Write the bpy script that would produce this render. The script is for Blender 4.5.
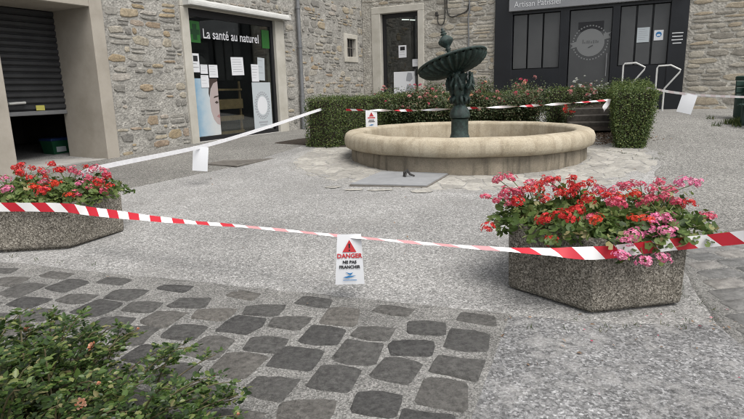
import bpy, bmesh, math, random
import numpy as np
from mathutils import Matrix, Vector

for o in list(bpy.data.objects):
    bpy.data.objects.remove(o)
scene = bpy.context.scene
COL = scene.collection
R = math.radians
rng = np.random.default_rng(7)
random.seed(7)

# ------------------------------------------------------------------ camera
PITCH, ROLL = R(12.2), R(1.5)
fw = np.array([0, math.cos(PITCH), -math.sin(PITCH)])
r0 = np.array([1.0, 0, 0]); u0 = np.cross(r0, fw)
cr, sr = math.cos(ROLL), math.sin(ROLL)
rt = cr * r0 - sr * u0
up = cr * u0 + sr * r0
cam_d = bpy.data.cameras.new('camera')
cam_d.sensor_width = 36; cam_d.lens = 36 * 555 / 744
cam_d.clip_start = 0.05; cam_d.clip_end = 500
cam = bpy.data.objects.new('camera', cam_d); COL.objects.link(cam)
m = Matrix.Identity(4)
for i in range(3):
    m[i][0] = rt[i]; m[i][1] = up[i]; m[i][2] = -fw[i]
m[2][3] = 1.5
cam.matrix_world = m
scene.camera = cam

# ------------------------------------------------------------------ light: an overcast day
SUN_AZ, SUN_EL = R(-52), R(62)          # direction towards the sun: to the right, a little behind the camera
world = bpy.data.worlds.new('World'); scene.world = world
world.use_nodes = True
wn = world.node_tree.nodes; wl = world.node_tree.links
sky = wn.new('ShaderNodeTexSky'); sky.sky_type = 'NISHITA'; sky.sun_disc = False
sky.sun_elevation = SUN_EL; sky.sun_rotation = math.pi / 2 - SUN_AZ
sky.air_density = 1.0; sky.dust_density = 4.0; sky.ozone_density = 1.0
hs = wn.new('ShaderNodeHueSaturation'); hs.inputs['Saturation'].default_value = 0.22
wl.new(sky.outputs[0], hs.inputs['Color'])
wl.new(hs.outputs[0], wn['Background'].inputs['Color'])
wn['Background'].inputs['Strength'].default_value = 0.12
sd = bpy.data.lights.new('sun', 'SUN'); sd.energy = 1.3; sd.angle = R(40); sd.color = (1.0, 0.96, 0.9)
sun = bpy.data.objects.new('sun', sd); COL.objects.link(sun)
dv = Vector((math.cos(SUN_EL) * math.cos(SUN_AZ), math.cos(SUN_EL) * math.sin(SUN_AZ), math.sin(SUN_EL)))
sun.rotation_euler = dv.to_track_quat('Z', 'Y').to_euler()
vs = scene.view_settings
vs.view_transform = 'Standard'; vs.look = 'None'; vs.exposure = 0.88; vs.gamma = 1.0
vs.use_curve_mapping = False
scene.cycles.filter_width = 1.1

# ------------------------------------------------------------------ helpers
def S(t):
    t = min(1.0, max(0.0, t)); return t * t * (3 - 2 * t)

def g(x, y):
    """height of the ground: the square climbs gently, the lane on the right a bit more"""
    return 0.036 * min(12.5, max(-4.0, y)) + 0.33 * S((y - 6.5) / 7.5) * S((x - 2.6) / 3.2)

class MB:
    """collects shapes that become ONE mesh object"""
    def __init__(s): s.v = []; s.f = []; s.uv = []; s.mi = []; s.cur = 0
    def add(s, vs, fs, uvs=None):
        b = len(s.v); s.v += [tuple(map(float, p)) for p in vs]
        for i, f in enumerate(fs):
            s.f.append([b + k for k in f]); s.mi.append(s.cur)
            s.uv.append(uvs[i] if uvs else None)
        return s
    def box(s, x0, x1, y0, y1, z0, z1):
        return s.add([(x0,y0,z0),(x1,y0,z0),(x1,y1,z0),(x0,y1,z0),(x0,y0,z1),(x1,y0,z1),(x1,y1,z1),(x0,y1,z1)],
                     [(0,3,2,1),(4,5,6,7),(0,1,5,4),(1,2,6,5),(2,3,7,6),(3,0,4,7)])
    def cbox(s, x0, x1, y0, y1, z0, z1, b=0.01):
        """box with chamfered edges"""
        bm = bmesh.new(); bmesh.ops.create_cube(bm, size=1)
        for v in bm.verts:
            v.co.x = x0 if v.co.x < 0 else x1; v.co.y = y0 if v.co.y < 0 else y1; v.co.z = z0 if v.co.z < 0 else z1
        bmesh.ops.bevel(bm, geom=bm.edges[:], offset=b, segments=1, affect='EDGES')
        bm.verts.index_update()
        s.add([v.co[:] for v in bm.verts], [[v.index for v in f.verts] for f in bm.faces]); bm.free(); return s
    def lathe(s, prof, n=32, c=(0,0), a0=0, a1=2*math.pi, mod=None):
        full = abs(a1 - a0 - 2*math.pi) < 1e-6
        k = n if full else n + 1; vs = []
        for i in range(k):
            a = a0 + (a1 - a0) * i / n
            for (r, z) in prof:
                rr, zz = (r, z) if mod is None else mod(r, z, a)
                vs.append((c[0] + rr*math.cos(a), c[1] + rr*math.sin(a), zz))
        L = len(prof); fs = []
        for i in range(n):
            j = (i + 1) % k
            for q in range(L - 1):
                fs.append((i*L+q, j*L+q, j*L+q+1, i*L+q+1))
        return s.add(vs, fs)
    def tube(s, pts, rad, n=6, caps=True):
        pts = [Vector(p) for p in pts]; N = len(pts); rs = rad if hasattr(rad, '__len__') else [rad]*N
        vs = []; ref = None
        for i, p in enumerate(pts):
            t = (pts[min(i+1,N-1)] - pts[max(i-1,0)]).normalized()
            if ref is None:
                ref = Vector((0,0,1)) if abs(t.z) < .9 else Vector((1,0,0))
            a = (ref - t*ref.dot(t)).normalized(); b = t.cross(a); ref = a
            for k in range(n):
                q = 2*math.pi*k/n
                vs.append(p + (a*math.cos(q) + b*math.sin(q))*rs[i])
        fs = [(i*n+k, i*n+(k+1)%n, (i+1)*n+(k+1)%n, (i+1)*n+k) for i in range(N-1) for k in range(n)]
        if caps: fs += [tuple(range(n))[::-1], tuple((N-1)*n+k for k in range(n))]
        return s.add(vs, fs)
    def poly(s, pts, y, th=0.002):
        """flat outline in the local x-z plane facing -y, with a little thickness"""
        n = len(pts); vs = [(x, y, z) for x, z in pts] + [(x, y+th, z) for x, z in pts]
        return s.add(vs, [tuple(range(n)), tuple(range(2*n-1, n-1, -1))] + [(i, i+n, (i+1)%n+n, (i+1)%n) for i in range(n)])
    def build(s, name, mat, parent=None, smooth=False, loc=None, rotz=0):
        me = bpy.data.meshes.new(name); me.from_pydata(s.v, [], s.f)
        for mm in (mat if isinstance(mat, (list, tuple)) else [mat]): me.materials.append(mm)
        if isinstance(mat, (list, tuple)): me.polygons.foreach_set('material_index', s.mi)
        if any(u is not None for u in s.uv):
            ul = me.uv_layers.new(name='UVMap'); i = 0
            for f, u in zip(s.f, s.uv):
                for k in range(len(f)):
                    if u: ul.data[i].uv = u[k]
                    i += 1
        if smooth is True: me.polygons.foreach_set('use_smooth', [True]*len(me.polygons))
        me.update()
        if smooth == 'auto':
            me.polygons.foreach_set('use_smooth', [True]*len(me.polygons)); me.set_sharp_from_angle(angle=R(35))
        return link(name, me, parent, loc, rotz)

def link(name, me, parent=None, loc=None, rotz=0):
    o = bpy.data.objects.new(name, me); COL.objects.link(o)
    if parent: o.parent = parent
    if loc is not None: o.location = loc
    if rotz: o.rotation_euler = (0, 0, rotz)
    return o

def tag(o, label=None, cat=None, group=None, kind=None):
    if label: o['label'] = label
    if cat: o['category'] = cat
    if group: o['group'] = group
    if kind: o['kind'] = kind
    return o

def empty(name, loc=(0,0,0), rotz=0, **k):
    o = bpy.data.objects.new(name, None); COL.objects.link(o); o.location = loc; o.rotation_euler = (0,0,rotz)
    return tag(o, **k)

def text_mesh(body, size, bold=0.0, align='CENTER', space=1.0):
    cu = bpy.data.curves.new('lettering', 'FONT'); cu.body = body; cu.size = size; cu.align_x = align
    cu.offset = bold; cu.extrude = 0.0008; cu.space_character = space; cu.resolution_u = 3
    ob = bpy.data.objects.new('lettering', cu); COL.objects.link(ob)
    dg = bpy.context.evaluated_depsgraph_get(); dg.update()
    me = bpy.data.meshes.new_from_object(ob.evaluated_get(dg)); me.name = 'lettering'
    bpy.data.objects.remove(ob); bpy.data.curves.remove(cu)
    return me

def put_text(body, size, x, y, z, mat, parent, bold=0.0, sx=1.0, align='CENTER', name='lettering', rot=(math.pi/2,0,0)):
    me = text_mesh(body, size, bold, align); me.materials.clear(); me.materials.append(mat)
    o = link(name, me, parent, (x, y, z)); o.rotation_euler = rot; o.scale = (sx, 1, 1)
    return o

def scatter(name, tv, tf, P, X, Y, Z, sc, mat, parent=None, smooth=False):
    """one mesh made of many small copies of a template (leaves, petals, florets)"""
    tv = np.asarray(tv, float); N = len(P); n = len(tv)
    sc = np.broadcast_to(np.asarray(sc, float).reshape(-1, 1, 1), (N, 1, 1))
    V = P[:, None, :] + sc * (tv[None, :, 0:1]*X[:, None, :] + tv[None, :, 1:2]*Y[:, None, :] + tv[None, :, 2:3]*Z[:, None, :])
    V = V.reshape(-1, 3)
    lens = [len(f) for f in tf]; flat = np.concatenate([np.array(f) for f in tf])
    idx = (flat[None, :] + (np.arange(N)*n)[:, None]).ravel()
    ls = np.tile(np.array(lens), N); st = np.concatenate([[0], np.cumsum(ls)[:-1]])
    me = bpy.data.meshes.new(name)
    me.vertices.add(len(V)); me.vertices.foreach_set('co', V.astype(np.float32).ravel())
    me.loops.add(len(idx)); me.loops.foreach_set('vertex_index', idx.astype(np.int32))
    me.polygons.add(len(ls)); me.polygons.foreach_set('loop_start', st.astype(np.int32))
    if smooth: me.polygons.foreach_set('use_smooth', [True]*len(ls))
    me.update(calc_edges=True); me.validate()
    me.materials.append(mat)
    return link(name, me, parent)

def frames(nrm, rng=rng):
    """random in-plane frames for the given normals"""
    Z = nrm / np.linalg.norm(nrm, axis=1, keepdims=True)
    t = rng.normal(size=Z.shape); X = t - Z*np.sum(t*Z, axis=1, keepdims=True)
    X /= np.linalg.norm(X, axis=1, keepdims=True)
    return X, np.cross(Z, X), Z

# ------------------------------------------------------------------ materials
def newmat(name):
    m = bpy.data.materials.new(name); m.use_nodes = True
    nt = m.node_tree; b = nt.nodes['Principled BSDF']
    return m, nt, b

def nd(nt, typ, **ins):
    n = nt.nodes.new(typ)
    for k, v in ins.items():
        n.inputs[k.replace('_', ' ')].default_value = v
    return n

def ramp(nt, fac, stops, interp='LINEAR'):
    n = nt.nodes.new('ShaderNodeValToRGB'); n.color_ramp.interpolation = interp
    e = n.color_ramp.elements
    while len(e) < len(stops): e.new(0.5)
    for el, (p, c) in zip(e, stops):
        el.position = p; el.color = (c[0], c[1], c[2], 1) if hasattr(c, '__len__') else (c, c, c, 1)
    nt.links.new(fac, n.inputs[0]); return n.outputs[0]

def mix(nt, a, b, fac, mode='MIX'):
    n = nt.nodes.new('ShaderNodeMix'); n.data_type = 'RGBA'; n.blend_type = mode
    for sock, val in ((n.inputs[0], fac), (n.inputs[6], a), (n.inputs[7], b)):
        if hasattr(val, 'is_linked'): nt.links.new(val, sock)
        elif hasattr(val, '__len__'): sock.default_value = (*val[:3], 1)
        else: sock.default_value = val
    return n.outputs[2]

def noise(nt, co, scale, detail=4, rough=0.6):
    n = nd(nt, 'ShaderNodeTexNoise', Scale=scale, Detail=detail, Roughness=rough)
    nt.links.new(co, n.inputs['Vector']); return n.outputs['Fac']

def voro(nt, co, scale, out='Color', feature='F1'):
    n = nd(nt, 'ShaderNodeTexVoronoi', Scale=scale); n.feature = feature
    nt.links.new(co, n.inputs['Vector']); return n.outputs[out]

def coords(nt, which='pos'):
    if which == 'pos': return nt.nodes.new('ShaderNodeNewGeometry').outputs['Position']
    return nt.nodes.new('ShaderNodeTexCoord').outputs[which]

def bump(nt, b, h, strength=0.4, dist=0.01):
    n = nd(nt, 'ShaderNodeBump', Strength=strength, Distance=dist)
    nt.links.new(h, n.inputs['Height']); nt.links.new(n.outputs[0], b.inputs['Normal'])

def rnd(nt):
    """random number per mesh island and per object"""
    gi = nt.nodes.new('ShaderNodeNewGeometry').outputs['Random Per Island']
    oi = nt.nodes.new('ShaderNodeObjectInfo').outputs['Random']
    a = nt.nodes.new('ShaderNodeMath'); a.operation = 'ADD'
    nt.links.new(gi, a.inputs[0]); nt.links.new(oi, a.inputs[1])
    f = nt.nodes.new('ShaderNodeMath'); f.operation = 'FRACT'; nt.links.new(a.outputs[0], f.inputs[0])
    return f.outputs[0]

def granular(name, cols, gscale, big=(0.8, 1.1, 0.5), rough=0.85, bs=0.5, bd=0.004, co='pos', stain_or_shade=None, crack=False):
    """ground and concrete with visible grains: cells of random tone under a slow, large variation"""
    m, nt, b = newmat(name); c = coords(nt, co)
    v = voro(nt, c, gscale)
    sep = nt.nodes.new('ShaderNodeSeparateColor'); nt.links.new(v, sep.inputs[0])
    col = ramp(nt, sep.outputs[0], cols)
    col = mix(nt, col, ramp(nt, noise(nt, c, big[2], 5, 0.65), [(0.3, big[0]), (0.7, big[1])]), 1.0, 'MULTIPLY')
    sep2 = nt.nodes.new('ShaderNodeSeparateColor'); nt.links.new(voro(nt, c, gscale*.47), sep2.inputs[0])
    col = mix(nt, col, ramp(nt, sep2.outputs[1], [(0, 0.82), (.6, 1.0), (1, 1.18)]), 1.0, 'MULTIPLY')
    if crack:
        wv = nt.nodes.new('ShaderNodeVectorMath'); wv.operation = 'MULTIPLY_ADD'; nn = nd(nt, 'ShaderNodeTexNoise', Scale=1.6, Detail=6); nt.links.new(c, nn.inputs['Vector'])
        nt.links.new(nn.outputs['Color'], wv.inputs[0]); wv.inputs[1].default_value = (.9, .9, 0); nt.links.new(c, wv.inputs[2])
        e = voro(nt, wv.outputs[0], .33, 'Distance', 'DISTANCE_TO_EDGE')
        col = mix(nt, col, (.05,.048,.045), ramp(nt, e, [(0, .75), (.004, .45), (.007, 0)]))
    if stain_or_shade:
        sc, lo, hi, sc_col, amt = stain_or_shade
        f = ramp(nt, noise(nt, c, sc, 6, 0.7), [(lo, 0), (hi, amt)])
        col = mix(nt, col, sc_col, f)
    nt.links.new(col, b.inputs['Base Color']); b.inputs['Roughness'].default_value = rough
    b.inputs['Specular IOR Level'].default_value = 0.3
    h = voro(nt, c, gscale, 'Distance')
    bump(nt, b, h, bs, bd)
    return m

def plain(name, stops, scale=6, rough=0.7, bs=0.15, bd=0.004, metal=0.0, co='pos', spec=0.4, detail=6):
    m, nt, b = newmat(name); c = coords(nt, co)
    f = noise(nt, c, scale, detail, 0.65)
    nt.links.new(ramp(nt, f, stops), b.inputs['Base Color'])
    b.inputs['Roughness'].default_value = rough; b.inputs['Metallic'].default_value = metal
    b.inputs['Specular IOR Level'].default_value = spec
    if bs: bump(nt, b, noise(nt, c, scale*9, 4), bs, bd)
    return m

def varied(name, cols, rough=0.85, nscale=14, nlo=0.7, nhi=1.2, bs=0.5, bd=0.01, spec=0.3):
    """pieces whose colour differs from one to the next (stones, setts)"""
    m, nt, b = newmat(name); c = coords(nt, 'pos')
    col = ramp(nt, rnd(nt), cols)
    f = noise(nt, c, nscale, 7, 0.7)
    col = mix(nt, col, ramp(nt, f, [(0.3, nlo), (0.7, nhi)]), 1.0, 'MULTIPLY')
    f2 = noise(nt, c, nscale*6, 4, 0.7)
    col = mix(nt, col, ramp(nt, f2, [(0.3, 0.8), (0.7, 1.18)]), 1.0, 'MULTIPLY')
    nt.links.new(col, b.inputs['Base Color']); b.inputs['Roughness'].default_value = rough
    b.inputs['Specular IOR Level'].default_value = spec
    bump(nt, b, noise(nt, c, nscale*2.5, 6, 0.7), bs, bd)
    return m

def leafmat(name, cols, trans=0.25, rough=0.5, spec=0.35):
    m, nt, b = newmat(name)
    col = ramp(nt, rnd(nt), cols)
    nt.links.new(col, b.inputs['Base Color']); b.inputs['Roughness'].default_value = rough
    b.inputs['Specular IOR Level'].default_value = spec
    t = nt.nodes.new('ShaderNodeBsdfTranslucent'); nt.links.new(col, t.inputs['Color'])
    mx = nt.nodes.new('ShaderNodeMixShader'); mx.inputs[0].default_value = trans
    nt.links.new(b.outputs[0], mx.inputs[1]); nt.links.new(t.outputs[0], mx.inputs[2])
    nt.links.new(mx.outputs[0], nt.nodes['Material Output'].inputs['Surface'])
    return m

def flat(name, c, rough=0.6, spec=0.4, metal=0.0):
    m, nt, b = newmat(name); b.inputs['Base Color'].default_value = (*c, 1)
    b.inputs['Roughness'].default_value = rough; b.inputs['Specular IOR Level'].default_value = spec
    b.inputs['Metallic'].default_value = metal
    return m

def glassmat(name, tint=(0.75, 0.8, 0.78), ior=1.45):
    m, nt, b = newmat(name); nt.nodes.remove(b)
    tr = nt.nodes.new('ShaderNodeBsdfTransparent'); tr.inputs[0].default_value = (*tint, 1)
    gl = nt.nodes.new('ShaderNodeBsdfGlossy'); gl.inputs['Roughness'].default_value = 0.03
    lw = nt.nodes.new('ShaderNodeLayerWeight'); lw.inputs[0].default_value = .5
    pw = nt.nodes.new('ShaderNodeMath'); pw.operation = 'POWER'; nt.links.new(lw.outputs['Facing'], pw.inputs[0]); pw.inputs[1].default_value = 4.5
    fr = nt.nodes.new('ShaderNodeMath'); fr.operation = 'MULTIPLY_ADD'; nt.links.new(pw.outputs[0], fr.inputs[0]); fr.inputs[1].default_value = .9; fr.inputs[2].default_value = .10
    mx = nt.nodes.new('ShaderNodeMixShader')
    nt.links.new(fr.outputs[0], mx.inputs[0]); nt.links.new(tr.outputs[0], mx.inputs[1]); nt.links.new(gl.outputs[0], mx.inputs[2])
    nt.links.new(mx.outputs[0], nt.nodes['Material Output'].inputs['Surface'])
    return m

def tapemat(name, period=0.24, skew=0.9, fade=0.0):
    m, nt, b = newmat(name)
    uv = nt.nodes.new('ShaderNodeTexCoord').outputs['UV']
    sp = nt.nodes.new('ShaderNodeSeparateXYZ'); nt.links.new(uv, sp.inputs[0])
    ma = nt.nodes.new('ShaderNodeMath'); ma.operation = 'MULTIPLY_ADD'
    nt.links.new(sp.outputs[1], ma.inputs[0]); ma.inputs[1].default_value = skew; nt.links.new(sp.outputs[0], ma.inputs[2])
    dv_ = nt.nodes.new('ShaderNodeMath'); dv_.operation = 'DIVIDE'; nt.links.new(ma.outputs[0], dv_.inputs[0]); dv_.inputs[1].default_value = period
    fr = nt.nodes.new('ShaderNodeMath'); fr.operation = 'FRACT'; nt.links.new(dv_.outputs[0], fr.inputs[0])
    col = ramp(nt, fr.outputs[0], [(0, (0.48, 0.015, 0.03)), (0.5, (0.75, 0.74, 0.74))], 'CONSTANT')
    col = mix(nt, col, (.75,.74,.74), fade)
    pale = mix(nt, (.76,.75,.75), col, .12)         # printed on one side: the back stays nearly white
    col = mix(nt, col, pale, nt.nodes.new('ShaderNodeNewGeometry').outputs['Backfacing'])
    nt.links.new(col, b.inputs['Base Color']); b.inputs['Roughness'].default_value = 0.4
    return m

MT = {}
MT['asphalt'] = granular('pale aggregate asphalt', [(0, (.11,.11,.107)), (.2, (.20,.198,.19)), (.6, (.285,.28,.27)), (.87, (.36,.355,.345)), (1, (.54,.53,.515))], 112, (0.66, 1.15, 0.42), bs=.15,
                         stain_or_shade=(.9, .5, .72, (.165,.16,.15), .5))
MT['lane'] = granular('grey brown lane asphalt', [(0, (.06,.058,.054)), (.5, (.15,.145,.133)), (1, (.32,.31,.285))], 100, (0.75, 1.15, 0.6), bs=.2,
                      stain_or_shade=(1.6, .5, .8, (.09,.085,.08), .4))
MT['ramp'] = granular('mid grey lane asphalt', [(0, (.07,.068,.063)), (.5, (.18,.175,.162)), (1, (.38,.37,.345))], 95, (0.8, 1.12, 0.7), bs=.2,
                      stain_or_shade=(1.2, .5, .8, (.11,.105,.098), .4))
def wornmat():
    """old concrete with its coarse gravel laid bare, pale where the paste is still there"""
    m, nt, b = newmat('worn coarse concrete'); c = coords(nt)
    def cell(sc, ch):
        sp_ = nt.nodes.new('ShaderNodeSeparateColor'); nt.links.new(voro(nt, c, sc), sp_.inputs[0]); return sp_.outputs[ch]
    col = ramp(nt, cell(85, 0), [(0, .075), (.3, .125), (.6, .175), (.85, .225), (1, .33)])
    col = mix(nt, col, ramp(nt, cell(160, 1), [(0, .75), (.5, 1.0), (1, 1.25)]), 1.0, 'MULTIPLY')
    col = mix(nt, col, ramp(nt, noise(nt, c, 1.8, 6, .7), [(.3, .6), (.7, 1.35)]), 1.0, 'MULTIPLY')
    pale = ramp(nt, noise(nt, c, 5.5, 9, .78), [(.50, 0), (.66, .75)])
    col = mix(nt, col, mix(nt, (.33,.325,.315), ramp(nt, cell(150, 2), [(0, .75), (1, 1.2)]), 1.0, 'MULTIPLY'), pale)
    nt.links.new(col, b.inputs['Base Color']); b.inputs['Roughness'].default_value = .9; b.inputs['Specular IOR Level'].default_value = .25
    bump(nt, b, pale, .5, .012); return m
MT['worn'] = wornmat()
MT['mortar'] = granular('sanded joint mortar', [(0, (.085,.083,.078)), (.5, (.165,.162,.153)), (1, (.26,.254,.24))], 140, (0.65, 1.25, 2.2), bs=0.4, bd=0.006)
MT['sett'] = varied('dark paving sett', [(0, (.10,.098,.095)), (.4, (.128,.125,.119)), (.75, (.155,.15,.14)), (1, (.195,.183,.165))], .9, 30, .5, 1.5, 1.0, .035)
MT['sett_pale'] = varied('worn flat sett', [(0, (.12,.12,.117)), (.6, (.165,.162,.155)), (1, (.21,.2,.185))], .85, 14, .6, 1.35, .7, .012)
MT['flag'] = varied('pale flagstone', [(0, (.25,.24,.218)), (.5, (.315,.302,.272)), (1, (.375,.358,.322))], .88, 14, .65, 1.2, .5, .008)
MT['flagjoint'] = granular('sandy apron joint', [(0, (.17,.167,.158)), (.6, (.275,.27,.258)), (1, (.40,.39,.37))], 112, (.75, 1.12, 1.0), bs=.2)
def limestone(name, stops, dirt, amt, scale=3.2):
    m, nt, b = newmat(name); c = coords(nt)
    col = ramp(nt, noise(nt, c, scale, 7, .68), stops)
    mp = nt.nodes.new('ShaderNodeMapping'); mp.inputs['Scale'].default_value = (9, 9, .9); nt.links.new(c, mp.inputs['Vector'])
    col = mix(nt, col, dirt, ramp(nt, noise(nt, mp.outputs[0], 1.0, 5, .6), [(.5, 0), (.68, amt)]))          # run-off streaks
    col = mix(nt, col, (.12,.105,.075), ramp(nt, noise(nt, c, 14, 7, .75), [(.56, 0), (.72, amt)]))
    col = mix(nt, col, ramp(nt, noise(nt, c, 70, 4), [(.3, .8), (.7, 1.15)]), 1.0, 'MULTIPLY')
    nt.links.new(col, b.inputs['Base Color']); b.inputs['Roughness'].default_value = .85; b.inputs['Specular IOR Level'].default_value = .3
    bump(nt, b, noise(nt, c, 40, 6, .7), .5, .008); return m
MT['fount'] = limestone('weathered limestone', [(.25, (.27,.225,.155)), (.5, (.385,.335,.25)), (.75, (.46,.41,.32))], (.19,.15,.10), .45)
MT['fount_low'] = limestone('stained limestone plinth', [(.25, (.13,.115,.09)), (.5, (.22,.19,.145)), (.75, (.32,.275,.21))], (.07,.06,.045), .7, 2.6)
MT['iron'] = plain('green painted cast iron', [(0.34, (.005,.012,.011)), (.52, (.015,.034,.03)), (.74, (.045,.09,.076))], 18, .45, .8, .012, spec=.5)
MT['render'] = plain('beige cement render', [(0.3, (.27,.245,.205)), (.55, (.34,.31,.265)), (.8, (.38,.35,.30))], 1.6, .9, .25, .004)
MT['surround'] = plain('pale dressed stone surround', [(0.3, (.36,.34,.29)), (.55, (.44,.42,.37)), (.8, (.50,.48,.43))], 2.2, .85, .25, .004)
MT['wallA'] = granular('grey rubble mortar', [(0, (.255,.245,.222)), (.5, (.31,.299,.272)), (1, (.36,.346,.315))], 26, (0.82, 1.12, 1.4), bs=0.5, bd=0.02,
                       stain_or_shade=(9, .60, .70, (.075,.072,.068), .8))  # dark blotches paint the shade of small holes in the mortar
MT['wallB'] = granular('beige rubble mortar', [(0, (.30,.283,.248)), (.5, (.36,.342,.302)), (1, (.42,.40,.355))], 18, (0.8, 1.1, 1.0), bs=0.6, bd=0.02,
                       stain_or_shade=(8, .62, .72, (.12,.11,.095), .6))
MT['stoneA'] = varied('grey rubble stone', [(0, (.20,.192,.175)), (.3, (.27,.258,.232)), (.6, (.34,.322,.285)), (.75, (.35,.31,.24)), (.87, (.32,.255,.165)), (.94, (.29,.225,.165)), (1, (.39,.37,.335))], .9, 12, .6, 1.3, .9, .02)
MT['stoneB'] = varied('warm rubble stone', [(0, (.24,.222,.19)), (.3, (.32,.295,.25)), (.55, (.39,.36,.30)), (.75, (.36,.32,.25)), (.88, (.335,.28,.205)), (1, (.44,.42,.375))], .9, 9, .7, 1.2, .8, .015)
MT['planter'] = granular('exposed pebble concrete', [(0, (.05,.044,.035)), (.35, (.135,.122,.10)), (.75, (.225,.205,.172)), (1, (.36,.335,.29))], 130, (0.7, 1.2, 2.2), bs=.5, bd=0.005, stain_or_shade=(3.5, .5, .75, (.06,.055,.042), .55))
MT['soil'] = plain('potting soil', [(.3, (.018,.013,.009)), (.7, (.05,.037,.026))], 30, .95, .8, .02)
MT['shutter'] = plain('dark grey shutter', [(.3, (.022,.023,.025)), (.7, (.038,.039,.041))], 3, .55, .1, .002)
MT['black'] = plain('charcoal black lacquer', [(.3, (.008,.009,.011)), (.7, (.013,.0145,.018))], 2, .35, .0)
MT['frame'] = flat('black window frame', (.012,.012,.014), .4)
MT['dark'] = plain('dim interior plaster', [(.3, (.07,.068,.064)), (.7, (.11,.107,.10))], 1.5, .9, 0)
MT['concrete'] = plain('smooth concrete', [(.3, (.26,.25,.235)), (.7, (.36,.35,.33))], 3, .85, .3, .004)
MT['white'] = plain('off white enamel', [(.3, (.42,.42,.40)), (.7, (.52,.52,.50))], 4, .4, 0)
MT['paper'] = flat('white paper', (.62,.63,.65), .7)
MT['papergrey'] = flat('printed grey paper', (.42,.46,.48), .7)
MT['ink'] = flat('black ink', (.015,.015,.018), .7)
MT['inkgrey'] = flat('grey ink', (.30,.31,.33), .7)
MT['red'] = flat('red ink', (.45,.03,.035), .6)
MT['blue'] = flat('blue ink', (.03,.16,.36), .6)
MT['glass'] = glassmat('window glass')
MT['green'] = flat('green film', (.022,.115,.022), .5)
MT['greendark'] = flat('dark green film', (.01,.045,.015), .5)
MT['frost'] = plain('grey blind behind glass', [(.3, (.062,.064,.066)), (.7, (.078,.08,.081))], 1.5, .3, 0)
MT['frostdark'] = plain('tinted door glass', [(.3, (.055,.057,.059)), (.7, (.068,.07,.071))], 1.5, .25, 0)
MT['etch'] = flat('etched emblem', (.16,.165,.165), .6)
MT['signgrey'] = plain('satin grey sign', [(.3, (.20,.205,.215)), (.7, (.23,.235,.245))], 1.0, .45, 0)
MT['signtext'] = flat('pale sign lettering', (.55,.56,.57), .5)
MT['pipe'] = plain('grey zinc pipe', [(.3, (.15,.155,.16)), (.7, (.21,.215,.22))], 5, .5, .05, .002, metal=.3)
MT['cable'] = flat('dark cable', (.03,.028,.026), .7)
MT['rail'] = flat('white painted steel', (.55,.55,.53), .4)
MT['tape'] = tapemat('striped barrier tape')
MT['tapepale'] = tapemat('back of striped tape', fade=.35)
MT['tapefaint'] = tapemat('faded striped tape', fade=.8)
MT['tapewhite'] = plain('white barrier tape', [(.3, (.52,.52,.54)), (.7, (.64,.64,.65))], 20, .4, 0)
MT['wood'] = plain('varnished wood', [(.3, (.20,.12,.06)), (.7, (.33,.21,.11))], 8, .5, .1)
MT['sleeper'] = plain('dark weathered sleeper', [(.3, (.028,.024,.02)), (.7, (.07,.062,.052))], 14, .9, .6, .01)
MT['binplastic'] = flat('green plastic', (.01,.075,.035), .5)
MT['binlid'] = flat('blue plastic lid', (.012,.03,.10), .5)
MT['plate'] = plain('galvanised cover plate', [(.3, (.19,.195,.20)), (.7, (.26,.265,.27))], 5, .75, .2, .002)
MT['grate'] = plain('rusty iron grate', [(.3, (.11,.10,.088)), (.7, (.18,.165,.145))], 12, .75, .2)
MT['benchpaint'] = flat('dark green paint', (.012,.035,.026), .45)
MT['yellow'] = flat('yellow tag', (.45,.42,.10), .6)
MT['hedgeleaf'] = leafmat('hedge leaf', [(0, (.03,.05,.014)), (.4, (.065,.102,.026)), (.75, (.105,.15,.04)), (1, (.18,.20,.065))], .3)
MT['core_shade'] = plain('brown hedge core shade', [(.3, (.022,.017,.012)), (.7, (.05,.04,.028))], 20, .9, .5, .02)  # dark tone standing in for the shaded inside of the hedges
MT['roseleaf'] = leafmat('rose leaf', [(0, (.016,.035,.009)), (.4, (.04,.078,.017)), (.75, (.078,.13,.028)), (.94, (.17,.20,.06)), (1, (.24,.21,.10))], .3, .4, .5)
MT['rosebackleaf'] = leafmat('dull rose leaf', [(0, (.03,.05,.02)), (.5, (.065,.095,.036)), (.8, (.105,.125,.05)), (1, (.18,.13,.09))], .3)
MT['deadleaf'] = leafmat('dry leaf', [(0, (.14,.09,.055)), (.5, (.22,.15,.10)), (1, (.34,.26,.2))], .2, .8)
MT['stem'] = plain('green stem', [(.3, (.05,.08,.02)), (.7, (.12,.15,.05))], 20, .6, 0)
MT['cane'] = plain('rose cane', [(.3, (.05,.055,.02)), (.7, (.10,.075,.04))], 20, .7, 0)
MT['gerleaf'] = leafmat('geranium leaf', [(0, (.035,.062,.017)), (.4, (.08,.13,.03)), (.75, (.135,.19,.055)), (.92, (.21,.25,.09)), (1, (.31,.25,.12))], .35)
MT['petal_r'] = leafmat('red petal', [(0, (.42,.012,.015)), (.6, (.58,.025,.025)), (1, (.68,.07,.06))], .3, .6)
MT['petal_s'] = leafmat('scarlet petal', [(0, (.52,.03,.012)), (.6, (.68,.055,.025)), (1, (.75,.12,.06))], .3, .6)
MT['petal_p'] = leafmat('rose pink petal', [(0, (.45,.03,.08)), (.6, (.60,.09,.16)), (1, (.72,.25,.30))], .3, .6)
MT['petal_k'] = leafmat('light pink petal', [(0, (.60,.10,.24)), (.6, (.72,.22,.38)), (1, (.80,.42,.52))], .3, .6)
MT['rosebloom'] = leafmat('faded rose petal', [(0, (.50,.18,.10)), (.5, (.60,.30,.18)), (1, (.68,.42,.30))], .3, .7)
MT['rosepink'] = leafmat('pale pink rose petal', [(0, (.42,.14,.14)), (.5, (.55,.25,.24)), (1, (.66,.42,.38))], .3, .7)
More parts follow.
